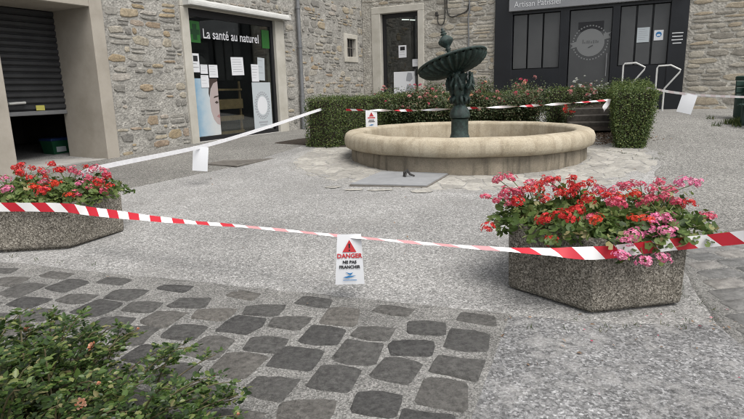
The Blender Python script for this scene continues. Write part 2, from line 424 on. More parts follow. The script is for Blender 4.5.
MT['whitepetal'] = leafmat('white petal', [(0, (.45,.46,.42)), (1, (.7,.7,.66))], .3, .7)
MT['grass'] = leafmat('grass blade', [(0, (.03,.055,.012)), (.6, (.06,.095,.02)), (1, (.15,.14,.05))], .25)

# ------------------------------------------------------------------ ground
def grid_lines(a, b, lo, hi):
    near = list(np.arange(lo, hi + 1e-6, 0.5))
    return [a, (a + lo)/2] + near + [(b + hi)/2, b]
gx = grid_lines(-60, 60, -12, 14); gy = grid_lines(-40, 70, -4, 22)
gb = MB(); gb.add([(x, y, g(x, y)) for y in gy for x in gx],
                  [(j*len(gx)+i, j*len(gx)+i+1, (j+1)*len(gx)+i+1, (j+1)*len(gx)+i) for j in range(len(gy)-1) for i in range(len(gx)-1)])
ground = tag(gb.build('ground', MT['asphalt'], smooth=True), kind='structure')

def clip_half(poly, p, n):
    out = []
    for i in range(len(poly)):
        a, b = poly[i], poly[(i+1) % len(poly)]
        da = (a[0]-p[0])*n[0] + (a[1]-p[1])*n[1]; db = (b[0]-p[0])*n[0] + (b[1]-p[1])*n[1]
        if da <= 0: out.append(a)
        if (da < 0 < db) or (db < 0 < da):
            t = da/(da-db); out.append((a[0]+t*(b[0]-a[0]), a[1]+t*(b[1]-a[1])))
    return out

def sheet(name, poly, mat, off):
    """a paved surface lying a few millimetres over the ground"""
    b = MB(); xs = [p[0] for p in poly]; ys = [p[1] for p in poly]
    for i in range(math.floor(min(xs)*2), math.ceil(max(xs)*2)):
        for j in range(math.floor(min(ys)*2), math.ceil(max(ys)*2)):
            c = list(poly)
            for p, n in (((i/2,0),(-1,0)), (((i+1)/2,0),(1,0)), ((0,j/2),(0,-1)), ((0,(j+1)/2),(0,1))):
                c = clip_half(c, p, n)
                if len(c) < 3: break
            if len(c) >= 3: b.add([(x, y, g(x, y)+off) for x, y in c], [tuple(range(len(c)))])
    area = sum(p[0]*q[1]-q[0]*p[1] for p, q in zip(poly, poly[1:] + poly[:1])); sg_ = 1 if area > 0 else -1
    for p, q in zip(poly, poly[1:] + poly[:1]):            # the edge slopes down to the ground beside it
        l_ = math.dist(p, q)
        if l_ < 1e-6: continue
        ex, ey = sg_*(q[1]-p[1])/l_*.03, -sg_*(q[0]-p[0])/l_*.03
        k = max(1, int(math.dist(p, q)/.5)); L = [(p[0]+(q[0]-p[0])*i/k, p[1]+(q[1]-p[1])*i/k) for i in range(k+1)]
        for u, v in zip(L, L[1:]): b.add([(u[0]+ex,u[1]+ey,g(*u)-.002),(v[0]+ex,v[1]+ey,g(*v)-.002),(v[0],v[1],g(*v)+off),(u[0],u[1],g(*u)+off)], [(0,1,2,3) if sg_ > 0 else (3,2,1,0)])
    return tag(b.build(name, mat, smooth=True), kind='structure')

def wobble(pts, amp, step=0.12, seed=1):
    rr = random.Random(seed); out = []
    for (a, b) in zip(pts, pts[1:]):
        L = math.dist(a, b); k = max(1, int(L/step))
        for q in range(k):
            t = q/k; out.append((a[0]+(b[0]-a[0])*t + rr.uniform(-amp, amp), a[1]+(b[1]-a[1])*t + rr.uniform(-amp, amp)))
    return out + [pts[-1]]

# darker lane that runs along the left hand building
edge = wobble([(-9.5, 2.2), (-3.85, 6.65), (-3.3, 7.49), (-2.2, 9.1), (-1.39, 11.5), (-0.4, 14.0), (1.2, 17.6)], .012, .25)
sheet('lane_pavement', edge + [(-0.1, 19.4), (-9.0, 4.0), (-14, 4.0), (-14, 2.2)][0:1] + [(-5.6, 9.6), (-12, 6.0)], MT['lane'], 0.004)
# bed of mortar under the setts, lower left
E1 = np.array([-0.955, 0.297]); E2 = np.array([-0.38, -0.925]); K0 = np.array([0.80, 3.20])
def kk(a, b): p = K0 + E1*a + E2*b; return (float(p[0]), float(p[1]))
cob_poly = wobble([kk(-.02, -.02), kk(4.6, -.04)], .012, .15, 3) + [kk(4.6, 3.4)] + wobble([kk(-.02, 3.4), kk(-.02, -.02)], .008, .15, 4)
cobbled = sheet('cobbled_pavement', cob_poly, MT['mortar'], 0.008)
# worn coarse concrete in the lower right foreground
worn_poly = [kk(-.03, 3.4)] + [kk(-.03, 0.02)] + wobble([(0.86, 3.16), (1.3, 3.06), (1.97, 2.98)], .02, .1, 5) + [(1.96, 2.74), (4.6, 2.58), (4.6, -0.8), (-0.3, -.8)]
sheet('concrete_path', worn_poly, MT['worn'], 0.006)
# flat setts to the right of the planter
right_poly = wobble([(1.98, 2.72), (2.0, 2.9), (2.14, 3.4), (2.38, 4.1), (2.72, 4.75)], .012, .15, 6) + wobble([(2.75, 4.75), (4.6, 5.1)], .02, .2, 8) + [(4.6, 2.6)]
right_cob = sheet('side_pavement', right_poly, MT['mortar'], 0.008)
FC = (1.655, 9.68)
bed = [(FC[0]+4.3*math.cos(R(a)), FC[1]+4.3*math.sin(R(a))) for a in range(34, 150, 5)] + [(FC[0]+2.5*math.cos(R(a)), FC[1]+2.5*math.sin(R(a))) for a in range(149, 33, -5)]
sheet('planting_bed', bed, MT['soil'], 0.016)
sheet('side_lane', wobble([(4.75, 10.6), (4.62, 9.0), (4.30, 8.2), (3.35, 6.5), (2.78, 4.78)], .03, .2, 12) + [(4.6, 5.12), (14, 5.1), (14, 14.8), (5.4, 15.0)], MT['ramp'], 0.004)
apron_poly = [(FC[0] + 3.05*math.cos(a) + random.uniform(-.05,.05), FC[1] + 3.05*math.sin(a) + random.uniform(-.05,.05)) for a in np.linspace(R(-205), R(35), 90)]
apron = sheet('fountain_apron', apron_poly + [FC], MT['flagjoint'], 0.006)

# --- setts: a few shapes shared by all
def sett_mesh(seed, mat, dome=.007, ch=(.04, .15)):
    """a worn sett: ten-sided outline with rounded corners, low uneven top"""
    rr = random.Random(seed); out = []; bulge = rr.randrange(2)
    for q, (sx, sy) in enumerate(((1,1),(-1,1),(-1,-1),(1,-1))):
        c1, c2 = rr.uniform(*ch), rr.uniform(*ch); jx, jy = rr.uniform(-.07,.03), rr.uniform(-.07,.03)
        p = [(sx*(.5+jx), sy*(.5+jy-c1)), (sx*(.5+jx-c2), sy*(.5+jy))]
        out += p if sx*sy > 0 else p[::-1]
        if q % 2 == bulge: out.append((0.05*rr.uniform(-1,1), sy*rr.uniform(.47,.55)) if sx*sy > 0 else (sx*rr.uniform(.47,.55), .05*rr.uniform(-1,1)))
    k = len(out)
    def ring(sc, z, jit): return [(x*sc + rr.uniform(-.012,.012), y*sc + rr.uniform(-.012,.012), z + rr.uniform(-jit, jit)) for x, y in out]
    v = ring(1.06, -.012, 0) + ring(1.0, .001, .002) + ring(.93, dome*.9, .002) + [(rr.uniform(-.1,.1), rr.uniform(-.1,.1), dome + rr.uniform(-.002,.003))]
    f = [(j*k+i, j*k+(i+1)%k, (j+1)*k+(i+1)%k, (j+1)*k+i) for j in (0,1) for i in range(k)]
    f += [(2*k+i, 2*k+(i+1)%k, 3*k) for i in range(k)]
    me = bpy.data.meshes.new('sett'); me.from_pydata(v, [], f); me.materials.append(mat)
    me.polygons.foreach_set('use_smooth', [True]*len(f)); me.update(); return me
SETTS = [sett_mesh(s, MT['sett']) for s in range(16)]
FLATS = [sett_mesh(50+s, MT['sett_pale'], .008, (.04, .12)) for s in range(6)]
slope_ang = math.atan(0.036)
ca = math.atan2(E1[1], E1[0])
rr = random.Random(11)
for i in range(17):
    for j in range(-1, 9):
        a = .143 + i*.268 + rr.uniform(-.012,.012)
        b = .125 + j*.272 + (.136 if i % 2 else 0) + rr.uniform(-.012,.012)
        if b < .07: continue
        hgt = .252
        if b < .15: b = .10; hgt = .14
        x, y = kk(a, b)
        if y < 1.0 or x < -4.4 or (x > -.2 and y < 1.6): continue
        o = link('sett', SETTS[rr.randrange(16)], cobbled, (x, y, g(x, y) + .006))
        o.rotation_euler = (slope_ang, 0, ca + rr.uniform(-.13,.13) + math.pi*rr.randrange(2))
        o.scale = (rr.uniform(.238,.264), hgt*rr.uniform(.93,1.05), rr.uniform(.7,1.1))
for j in range(14):
    y = 2.72 + j*.17
    x = 2.03 + max(0, y-2.9)*.33 + rr.uniform(0, .05)
    while x < 4.2:
        w = rr.uniform(.2, .34); xx = x + w/2; yy = y + .16*(xx-2.2) + rr.uniform(-.008,.008)
        if yy < 4.70 + (xx-2.75)*.15:
            o = link('sett', FLATS[rr.randrange(6)], right_cob, (xx, yy, g(xx, yy) + .006)); o.rotation_euler = (slope_ang, 0, .16 + rr.uniform(-.04,.04))
            o.scale = (w*.97, .155*rr.uniform(.92,1.05), 1)
        x += w + .015

# --- flagstones round the fountain (irregular cells)
def cells(pts, gap, reach):
    pts = np.array(pts); out = []
    for i, p in enumerate(pts):
        d = np.linalg.norm(pts - p, axis=1); near = np.argsort(d)[1:16]
        c = [(p[0]-reach, p[1]-reach), (p[0]+reach, p[1]-reach), (p[0]+reach, p[1]+reach), (p[0]-reach, p[1]+reach)]
        for q in near:
            n = (pts[q]-p)/d[q]; mid = p + n*(d[q]/2 - gap/2)
            c = clip_half(c, mid, n)
            if len(c) < 3: break
        out.append(c if len(c) >= 3 else None)
    return out
pts = []
for _ in range(9000):
    a = R(random.uniform(-208, 38)); r_ = math.sqrt(random.uniform(1.9**2, 3.1**2))
    p = (FC[0]+r_*math.cos(a), FC[1]+r_*math.sin(a))
    if all((p[0]-q[0])**2 + (p[1]-q[1])**2 > .185**2 for q in pts): pts.append(p)
for p, c in zip(pts, cells(pts, .016, .17)):
    if c is None: continue
    inner = Vector((p[0]-FC[0], p[1]-FC[1])).length
    if inner > 3.1 or inner < 1.93: continue
    dn = ((p[0]-FC[0])/inner, (p[1]-FC[1])/inner); rl_ = 2.98 + .07*math.sin(p[0]*5) + random.uniform(-.16,.05)
    c = clip_half(c, (FC[0]+dn[0]*rl_, FC[1]+dn[1]*rl_), dn)
    if len(c) < 3: continue
    k = len(c); cx = sum(q[0] for q in c)/k; cy = sum(q[1] for q in c)/k; dz = random.uniform(.009, .014)
    def rg(sc, off): return [(cx+(q[0]-cx)*sc, cy+(q[1]-cy)*sc, g(*q)+off) for q in c]
    b = MB(); b.add(rg(1, -.02) + rg(1, dz-.005) + rg(.93, dz), [(j*k+i, j*k+(i+1)%k, (j+1)*k+(i+1)%k, (j+1)*k+i) for j in (0,1) for i in range(k)] + [tuple(2*k+i for i in range(k))])
    b.build('flagstone', MT['flag'], apron)

# ------------------------------------------------------------------ stone masonry
def stone_mesh(seed, mat, k=9):
    rr = random.Random(seed); ang = [2*math.pi*(i + rr.uniform(-.3,.3))/k for i in range(k)]
    rad = [rr.uniform(.84, 1.05) for _ in range(k)]
    def ring(sc, y):
        o = []
        for a, q in zip(ang, rad):
            c, s_ = math.cos(a), math.sin(a); e = (abs(c)**5 + abs(s_)**5)**(-.2)
            o.append((.5*sc*e*c*q, y + rr.uniform(-.08,.08)*(y < .4), .5*sc*e*s_*q))
        return o
    v = ring(1.0, .5) + ring(.97, -.22) + ring(.8, -.42) + [(0, -.5, 0)]
    f = [(j*k+(i+1)%k, j*k+i, (j+1)*k+i, (j+1)*k+(i+1)%k)[::-1] for j in (0,1) for i in range(k)]
    f += [(2*k+i, 2*k+(i+1)%k, 3*k) for i in range(k)]
    me = bpy.data.meshes.new('stone'); me.from_pydata(v, [], f); me.materials.append(mat); me.update(); return me

def masonry(wall, protos, regions, holes, hrange, wrange, skip, proud, seed, limit=300):
    """rows of uneven stones set in the wall: the largest are objects, the small fill is one mesh"""
    rr = random.Random(seed); items = []
    for (x0, x1, z0, z1) in regions:
        z = z0
        while z < z1 - .05:
            h = min(rr.uniform(*hrange), z1 - z); x = x0 + rr.uniform(0, .1)
            while x < x1 - .05:
                w = min(rr.uniform(*wrange) * (.6 + h/hrange[1]), x1 - x)
                if w > .06 and rr.random() > skip:
                    if rr.random() < .25 and h > .12:      # two thin stones instead of a tall one
                        items.append((x+w/2, z+h*.27, w, h*.48)); items.append((x+w/2, z+h*.76, w, h*.46))
                    else: items.append((x+w/2 + rr.uniform(-.01,.01), z+h/2 + rr.uniform(-.015,.015), w, h))
                x += w
            z += h
    ok = []
    for (x, z, w, h) in items:
        w2, h2 = w - rr.uniform(.012,.03), h - rr.uniform(.012,.03)
        if w2 < .04 or h2 < .03: continue
        if any(x+w/2 > a and x-w/2 < b and z+h/2 > c and z-h/2 < d for a, b, c, d in holes): continue
        ok.append((x, z, w2, h2))
    ok.sort(key=lambda t: -t[2]*t[3])
    rest = MB()
    for n, (x, z, w, h) in enumerate(ok):
        me = protos[rr.randrange(len(protos))]; p = rr.uniform(*proud); t = rr.uniform(-.05,.05); fl = rr.choice((-1, 1))
        if n < limit:
            o = link('stone', me, wall, (x, 0, z)); o.scale = (w, 2*p, h); o.rotation_euler = (0, t, 0)
        else:
            rest.add([(x + v.co.x*w, v.co.y*2*p, z + v.co.z*h) for v in me.vertices], [tuple(f.vertices) for f in me.polygons])
    if rest.v: tag(rest.build('stone_fill', protos[0].materials[0], wall), kind='stuff')

# ------------------------------------------------------------------ left building (rubble stone, shop window, garage)
PA = (-3.83, 12.32, 0.0)
A = empty('stone_building', PA, R(62.5), label='grey rubble stone building with pharmacy shop window and half raised garage shutter', cat='building')
TOP = 6.6
w = MB()
w.box(-14, -4.32, 0, .5, -.2, TOP)
w.box(-4.32, -2.05, .02, 1.1, 3.42, TOP)
w.box(-2.05, -.16, 0, .45, 0, TOP)
w.box(-.16, 3.43, 0, .45, 3.44, TOP)
w.box(3.43, 8.3, 0, .45, 0, 2.40)
w.box(3.43, 6.68, 0, .45, 2.40, 3.22)
w.box(7.52, 8.3, 0, .45, 2.40, 3.22)
w.box(3.43, 8.3, 0, .45, 3.22, TOP)
wallA = w.build('wall', MT['wallA'], A)
SA = [stone_mesh(s, MT['stoneA']) for s in range(14)]
masonry(wallA, SA, [(-2.03, -.18, .36, 3.5), (3.45, 7.9, .42, 4.15), (-.16, 3.43, 3.5, 3.9)],
        [(6.62, 7.58, 2.35, 3.28), (3.95, 4.17, 0, 5)], (.06, .23), (.09, .36), .36, (.010, .026), 21)
# garage: jambs, lintel, inside
b = MB(); b.cbox(-2.31, -2.05, -.07, 1.05, -.1, 3.42, .012); b.build('door_pillar', MT['render'], A)
b = MB(); b.cbox(-4.30, -3.95, -.07, 1.05, -.1, 3.42, .012); b.build('door_pillar', MT['render'], A)
b = MB(); b.cbox(-3.95, -2.31, -.066, 1.05, 3.04, 3.416, .01); b.build('lintel', MT['render'], A)
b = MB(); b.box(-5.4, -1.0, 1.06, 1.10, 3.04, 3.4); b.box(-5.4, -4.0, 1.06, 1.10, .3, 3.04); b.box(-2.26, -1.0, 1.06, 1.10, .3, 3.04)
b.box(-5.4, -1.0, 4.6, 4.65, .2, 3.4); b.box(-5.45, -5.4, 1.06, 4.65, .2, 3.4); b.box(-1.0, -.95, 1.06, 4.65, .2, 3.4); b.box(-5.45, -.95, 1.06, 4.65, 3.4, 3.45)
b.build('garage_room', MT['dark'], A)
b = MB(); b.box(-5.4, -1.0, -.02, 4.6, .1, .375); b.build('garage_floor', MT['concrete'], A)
sh = MB(); sh.box(-3.95, -2.31, .97, .985, 1.24, 3.04); sh = sh.build('roller_shutter', MT['shutter'], A)
nsl = 16; zz = 1.28
sl = MB()
hh = (3.04 - 1.28)/nsl
sl.add([(-3.94,.97,0.004),(-2.315,.97,0.004),(-2.315,.935,hh*.35),(-3.94,.935,hh*.35),(-3.94,.935,hh*.8),(-2.315,.935,hh*.8),(-2.315,.97,hh-.004),(-3.94,.97,hh-.004)],
       [(0,1,2,3),(3,2,5,4),(4,5,6,7)])
first = None
for i in range(nsl):
    if first is None: first = sl.build('slat', MT['shutter'], sh, loc=(0,0,zz))
    else: link('slat', first.data, sh, (0,0,zz + i*hh))
b = MB(); b.cbox(-3.95, -2.312, .92, .99, 1.20, 1.275, .01); b.build('bottom_rail', MT['pipe'], sh)
b = MB(); b.tube([(-3.40,.92,1.42),(-3.40,.86,1.42),(-3.12,.86,1.43),(-3.12,.92,1.43)], .022, 8); b.build('handle', MT['white'], sh)
b = MB(); b.box(-2.90, -2.74, .926, .929, 1.285, 1.375); b.build('tag', MT['yellow'], sh)
# shop window: surround, frame, pane, lettering, awning
b = MB(); b.cbox(-.16, .06, -.05, .3, .2, 3.30, .012); b.cbox(3.06, 3.43, -.05, .3, .2, 3.30, .012); b.cbox(-.16, 3.43, -.048, .3, 3.30, 3.436, .012)
b.build('window_surround', MT['surround'], A)
b = MB(); b.cbox(.06, 3.06, -.04, .3, .2, .46, .01); b.build('window_sill', MT['concrete'], A)
win = MB(); win.box(.06, .13, .04, .12, .46, 3.30); win.box(2.95, 3.06, .04, .12, .46, 3.30); win.box(.13, 2.95, .04, .12, .46, .54); win.box(.13, 2.95, .04, .12, 3.14, 3.30)
win = win.build('shop_window', MT['frame'], A)
b = MB(); b.box(.13, 2.95, .075, .083, .54, 3.14); b.build('pane', MT['glass'], win)
put_text('La sant\u00e9 au naturel', 0.295, 1.52, .068, 2.71, MT['paper'], win, bold=.003, sx=.87)
b = MB(); b.box(.14, .46, .066, .070, 2.60, 3.05); b.cur = 1
b.poly([(.24,2.66),(.36,2.66),(.36,2.77),(.44,2.77),(.44,2.88),(.36,2.88),(.36,2.99),(.24,2.99),(.24,2.88),(.16,2.88),(.16,2.77),(.24,2.77)], .063)
b.build('green_cross', [MT['green'], MT['greendark']], win)
b = MB(); b.box(2.62, 2.92, .066, .070, 2.60, 3.05); b.cur = 1
b.poly([(2.72,2.68),(2.82,2.68),(2.82,2.78),(2.90,2.78),(2.90,2.87),(2.82,2.87),(2.82,2.97),(2.72,2.97),(2.72,2.87),(2.64,2.87),(2.64,2.78),(2.72,2.78)], .063)
b.build('green_cross', [MT['green'], MT['green']], win)
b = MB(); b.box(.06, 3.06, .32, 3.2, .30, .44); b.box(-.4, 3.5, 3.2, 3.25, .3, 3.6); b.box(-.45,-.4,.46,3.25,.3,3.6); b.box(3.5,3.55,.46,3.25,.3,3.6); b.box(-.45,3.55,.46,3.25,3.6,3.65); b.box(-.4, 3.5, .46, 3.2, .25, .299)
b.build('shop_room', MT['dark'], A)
aw = MB(); aw.tube([(-.05,-.13,3.40),(3.50,-.13,3.40)], .075, 12); aw = aw.build('awning_cassette', MT['white'], A, smooth='auto')
b = MB(); b.cbox(-.07, 3.52, -.24, -.20, 3.325, 3.385, .008); b.build('front_bar', MT['white'], aw)
b = MB(); b.cbox(-.09, -.05, -.22, 0, 3.32, 3.48, .006); b.cbox(3.50, 3.54, -.22, 0, 3.32, 3.48, .006); b.build('end_cap', MT['white'], aw)
# downpipe
pp = MB(); pp.tube([(4.06,-.10,TOP),(4.06,-.10,1.36)], .055, 12); pp = pp.build('downpipe', MT['pipe'], A, smooth='auto')
b = MB(); b.tube([(4.06,-.10,1.37),(4.06,-.10,.46)], .068, 12); b.build('pipe_shoe', MT['pipe'], pp, smooth='auto')
for z in (1.4, 2.7, 3.72):
    b = MB(); b.tube([(4.06,-.10,z-.025),(4.06,-.10,z+.025)], .072, 12); b.tube([(4.06,-.05,z),(4.06,.02,z)], .012, 6); b.build('pipe_clip', MT['pipe'], pp, smooth='auto')
# small window
sw = MB(); sw.cbox(6.66, 6.84, -.03, .2, 2.38, 3.25, .01); sw.cbox(7.42, 7.54, -.03, .2, 2.38, 3.25, .01); sw.cbox(6.84, 7.42, -.028, .2, 3.11, 3.25, .01); sw.cbox(6.84, 7.42, -.034, .2, 2.38, 2.55, .01)
sw = sw.build('small_window', MT['surround'], A)
b = MB(); b.box(6.84, 7.42, .12, .14, 2.55, 3.11); b.build('pane', MT['frame'], sw)
for x in (6.98, 7.13, 7.28):
    b = MB(); b.tube([(x,.04,2.55),(x,.04,3.11)], .012, 6); b.build('bar', MT['grate'], sw)
b = MB(); b.tube([(6.84,.04,2.83),(7.42,.04,2.83)], .012, 6); b.build('bar', MT['grate'], sw)

# things on and behind the shop window
def paper(name, fr, x0, x1, z0, z1, y, label, cat='notice', lines=5, tilt=0, head=None, group=None, mat=None, seed=0):
    """a printed sheet: page, and its print as strips of ink"""
    rr = random.Random(seed); w_, h_ = x1-x0, z1-z0
    e = empty(name, fr @ Vector(((x0+x1)/2, y, (z0+z1)/2)), label=label, cat=cat, group=group)
    e.rotation_euler = (fr.to_3x3() @ Matrix.Rotation(tilt, 3, 'Y')).to_euler()
    b = MB(); b.box(-w_/2, w_/2, 0, .003, -h_/2, h_/2); b.build('page', mat or MT['paper'], e)
    b = MB(); z = h_/2 - h_*.12
    if head == 'box':
        b.box(-w_*.3, w_*.3, -.0015, 0, z-h_*.3, z); z -= h_*.42
    for i in range(lines):
        ln = rr.uniform(.5, .8)*w_
        b.box(-w_*.4, -w_*.4+ln, -.0015, 0, z-h_*.022, z); z -= (z + h_*.42)/max(1, lines-i)
    b.build('print', MT['inkgrey'] if head is None else MT['ink'], e)
    return e
FA = Matrix.Translation(PA) @ Matrix.Rotation(R(62.5), 4, 'Z')
paper('notice', FA, .14, .36, 1.97, 2.37, .066, 'paper notice with dark pictogram highest on the left of the pharmacy window', lines=2, head='box', seed=1)
paper('notice', FA, .38, .60, 1.94, 2.14, .066, 'small white paper beside the pictogram notice on the pharmacy window', lines=3, seed=2)
paper('notice', FA, .64, .92, 1.86, 2.14, .066, 'third white paper in the left row on the pharmacy window', lines=4, seed=3)
paper('notice', FA, .36, .60, 1.64, 1.91, .062, 'white paper overlapping the top of the blue face poster', lines=3, seed=4)
paper('notice', FA, 1.40, 1.84, 1.92, 2.34, .066, 'large white paper alone in the middle of the pharmacy window', lines=6, tilt=-.03, seed=5)
paper('notice', FA, 2.12, 2.40, 1.77, 2.19, .062, 'white paper just above the wreath poster on the pharmacy window', lines=5, seed=6)
paper('notice', FA, 2.38, 2.66, 1.80, 2.36, .068, 'tilted grey leaflet behind the paper over the wreath poster', lines=3, tilt=.06, mat=MT['papergrey'], seed=7)
# poster with half a face
p = empty('poster', FA @ Vector((.52, .071, .56)), R(62.5), label='tall blue poster with half of a face at the left of the pharmacy window', cat='poster')
b = MB(); b.box(-.36, .36, 0, .003, 0, 1.28); m_, nt, bs = newmat('pale blue print')
c = coords(nt, 'Object'); sp = nt.nodes.new('ShaderNodeSeparateXYZ'); nt.links.new(c, sp.inputs[0])
mr = nt.nodes.new('ShaderNodeMapRange'); nt.links.new(sp.outputs[0], mr.inputs[0]); mr.inputs[1].default_value = -.36; mr.inputs[2].default_value = .2
ad = nt.nodes.new('ShaderNodeMath'); nt.links.new(mr.outputs[0], ad.inputs[0])
nn = noise(nt, c, 5, 3); sc_ = nt.nodes.new('ShaderNodeMath'); sc_.operation = 'MULTIPLY_ADD'; nt.links.new(nn, sc_.inputs[0]); sc_.inputs[1].default_value = .7; sc_.inputs[2].default_value = -.35
nt.links.new(sc_.outputs[0], ad.inputs[1])
nt.links.new(ramp(nt, ad.outputs[0], [(0, (.20,.34,.46)), (.45, (.38,.46,.51)), (1, (.50,.52,.52))]), bs.inputs['Base Color']); bs.inputs['Roughness'].default_value = .5
b.build('page', m_, p)
MT['skin'] = flat('printed skin tone', (.37,.31,.30), .5); MT['lips'] = flat('printed lips', (.30,.16,.16), .5); MT['hair'] = flat('printed hair', (.05,.035,.03), .5)
b = MB(); b.poly([(.36,.22),(.36,1.22),(.24,1.20),(.12,1.02),(.07,.78),(.09,.55),(.16,.36),(.26,.25)], -.002); b.build('face_print', MT['skin'], p)
b = MB(); b.poly([(.36,1.22),(.36,1.28),(.10,1.28),(.05,.95),(.07,.86),(.12,1.04),(.22,1.17)], -.003)
b.poly([(.20,.84),(.36,.87),(.36,.90),(.22,.88)], -.0035); b.poly([(.22,.74),(.29,.71),(.35,.74),(.29,.78)], -.0035); b.build('eye_print', MT['hair'], p)
b = MB(); b.poly([(.25,.42),(.36,.38),(.36,.47),(.31,.46)], -.0035); b.build('lips_print', MT['lips'], p)
# poster with a wreath
p = empty('poster', FA @ Vector((2.48, .070, .57)), R(62.5), label='pale grey poster with a round wreath at the right of the pharmacy window', cat='poster')
b = MB(); b.box(-.37, .37, 0, .003, 0, 1.18); b.build('page', MT['papergrey'], p)
b = MB()
for i in range(26):
    a = 2*math.pi*i/26
    for s_ in (.29, .245):
        x, z = s_*math.cos(a+.1*(s_ < .27)), .60 + 1.15*s_*math.sin(a+.1*(s_ < .27))
        b.poly([(x-.02, z-.02), (x+.025, z-.012), (x+.02, z+.024), (x-.022, z+.016)], -.002)
b.build('wreath_print', MT['inkgrey'], p)
b = MB(); b.poly([(.2*math.cos(a), .60+.23*math.sin(a)) for a in np.linspace(0, 2*math.pi, 28)[:-1]], -.002); b.build('disc_print', MT['paper'], p)
b = MB(); b.box(-.18,.18,-.002,0,.16,.20); b.box(-.14,.14,-.002,0,.10,.13); b.build('caption_print', MT['inkgrey'], p)
# wooden rack inside
k = empty('wooden_rack', FA @ Vector((1.50, .34, .44)), R(62.5), label='wooden plank rack standing behind the pharmacy window', cat='rack')
for z0, z1 in ((.08,.15), (.40,.52), (.68,.92), (1.12,1.17)):
    b = MB(); b.cbox(-.62, .55, 0, .05, z0, z1, .006); b.build('plank', MT['wood'], k)
for x in (-.6, .5):
    b = MB(); b.cbox(x, x+.05, .05, .10, 0, 1.35, .006); b.build('upright', MT['wood'], k)
# green bin in the garage
k = empty('recycling_crate', FA @ Vector((-2.05, 1.75, .375)), R(62.5), label='green plastic box with blue lid inside the open garage', cat='box')
b = MB(); b.add([(-.26,-.2,0),(.26,-.2,0),(.26,.2,0),(-.26,.2,0),(-.31,-.24,.34),(.31,-.24,.34),(.31,.24,.34),(-.31,.24,.34)], [(0,3,2,1),(4,5,6,7),(0,1,5,4),(1,2,6,5),(2,3,7,6),(3,0,4,7)]); b.build('body', MT['binplastic'], k)
b = MB(); b.cbox(-.33, .33, -.26, .26, .34, .40, .012); b.build('lid', MT['binlid'], k)
b = MB(); b.box(-.2, .05, -.232, -.224, .08, .2); b.build('sticker', MT['papergrey'], k); k.scale = (.8, .8, .85)

# ------------------------------------------------------------------ rear building (warm stone, doorway, black shopfront)
PB = (-0.171, 19.348, 0.0)
B = empty('stone_building', PB, R(-27.5), label='warm coursed stone building with black pastry shopfront and framed doorway behind the fountain', cat='building')
w = MB()
w.box(.012, .37, 0, .45, 0, TOP); w.box(2.20, 4.5, 0, .45, 0, TOP); w.box(.37, 2.20, 0, .45, 4.10, TOP)
w.box(4.5, 9.52, .02, .45, 4.42, TOP); w.box(9.52, 20, 0, .45, -.2, TOP)
wallB = w.build('wall', MT['wallB'], B)
SB = [stone_mesh(40+s, MT['stoneB']) for s in range(14)]
masonry(wallB, SB, [(.03, 4.48, .95, 4.35), (9.55, 11.9, .70, 3.75)], [(.33, 2.24, 0, 4.14)], (.10, .22), (.22, .55), .10, (.010, .026), 33)
# doorway
b = MB(); b.cbox(.36, .68, -.03, .28, .2, 3.90, .012); b.build('door_jamb', MT['surround'], B)
b = MB(); b.cbox(2.00, 2.21, -.03, .28, .2, 3.90, .012); b.build('door_jamb', MT['surround'], B)
b = MB(); b.cbox(.36, 2.21, -.032, .28, 3.90, 4.11, .012); b.build('door_lintel', MT['surround'], B)
d = MB(); d.box(.68, .80, .16, .22, .5, 3.9); d.box(1.90, 2.0, .16, .22, .5, 3.9); d.box(.80, 1.90, .16, .22, 3.76, 3.9); d.box(.80, 1.90, .16, .22, .5, 1.15)
d = d.build('door', MT['frame'], B)
b = MB(); b.box(.80, 1.90, .186, .194, 1.15, 3.76); b.build('pane', MT['glass'], d)
b = MB(); b.tube([(1.84,.16,1.9),(1.84,.11,1.9),(1.84,.11,2.1),(1.84,.16,2.1)], .012, 6); b.build('handle', MT['pipe'], d)
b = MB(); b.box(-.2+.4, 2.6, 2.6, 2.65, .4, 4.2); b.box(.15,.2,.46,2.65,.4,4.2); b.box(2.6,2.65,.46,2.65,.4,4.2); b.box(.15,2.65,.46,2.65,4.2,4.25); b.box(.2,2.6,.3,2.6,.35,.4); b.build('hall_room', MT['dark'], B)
mlamp, nt, bs = newmat('lit tube'); bs.inputs['Emission Color'].default_value = (1,.98,.94,1); bs.inputs['Emission Strength'].default_value = 1.0
FB = Matrix.Translation(PB) @ Matrix.Rotation(R(-27.5), 4, 'Z')
k = empty('strip_lamp', FB @ Vector((1.25, .9, 3.78)), R(-27.5), label='lit white strip lamp seen through the dark doorway', cat='lamp')
b = MB(); b.tube([(-.2,0,0),(.06,.0,-.02)], .016, 6); b.build('tube', mlamp, k)
b = MB(); b.tube([(.1,0,-.03),(.28,.0,-.05)], .016, 6); b.build('tube', mlamp, k)
b = MB(); b.cbox(-.24, .32, -.04, .04, .03, .47, .01); b.build('housing', MT['frame'], k)
paper('notice', FB, 1.24, 1.52, 2.50, 2.89, .178, 'small white notice in the middle of the black door', lines=2, head='box', seed=11)
paper('notice', FB, 1.74, 1.99, 2.20, 2.43, .15, 'white card at the right edge of the black door', lines=2, seed=12)
p = paper('poster', FB, 1.05, 1.82, 1.35, 2.05, .178, 'large white poster low on the black door behind the fountain', cat='poster', lines=0, seed=13)
b = MB(); b.poly([(.06,.05),(.2,.02),(.3,.12),(.26,.30),(.12,.32),(.08,.2)], -.002); b.poly([(.02,-.3),(.34,-.3),(.3,-.1),(.1,-.06)], -.002); b.build('picture_print', MT['inkgrey'], p)
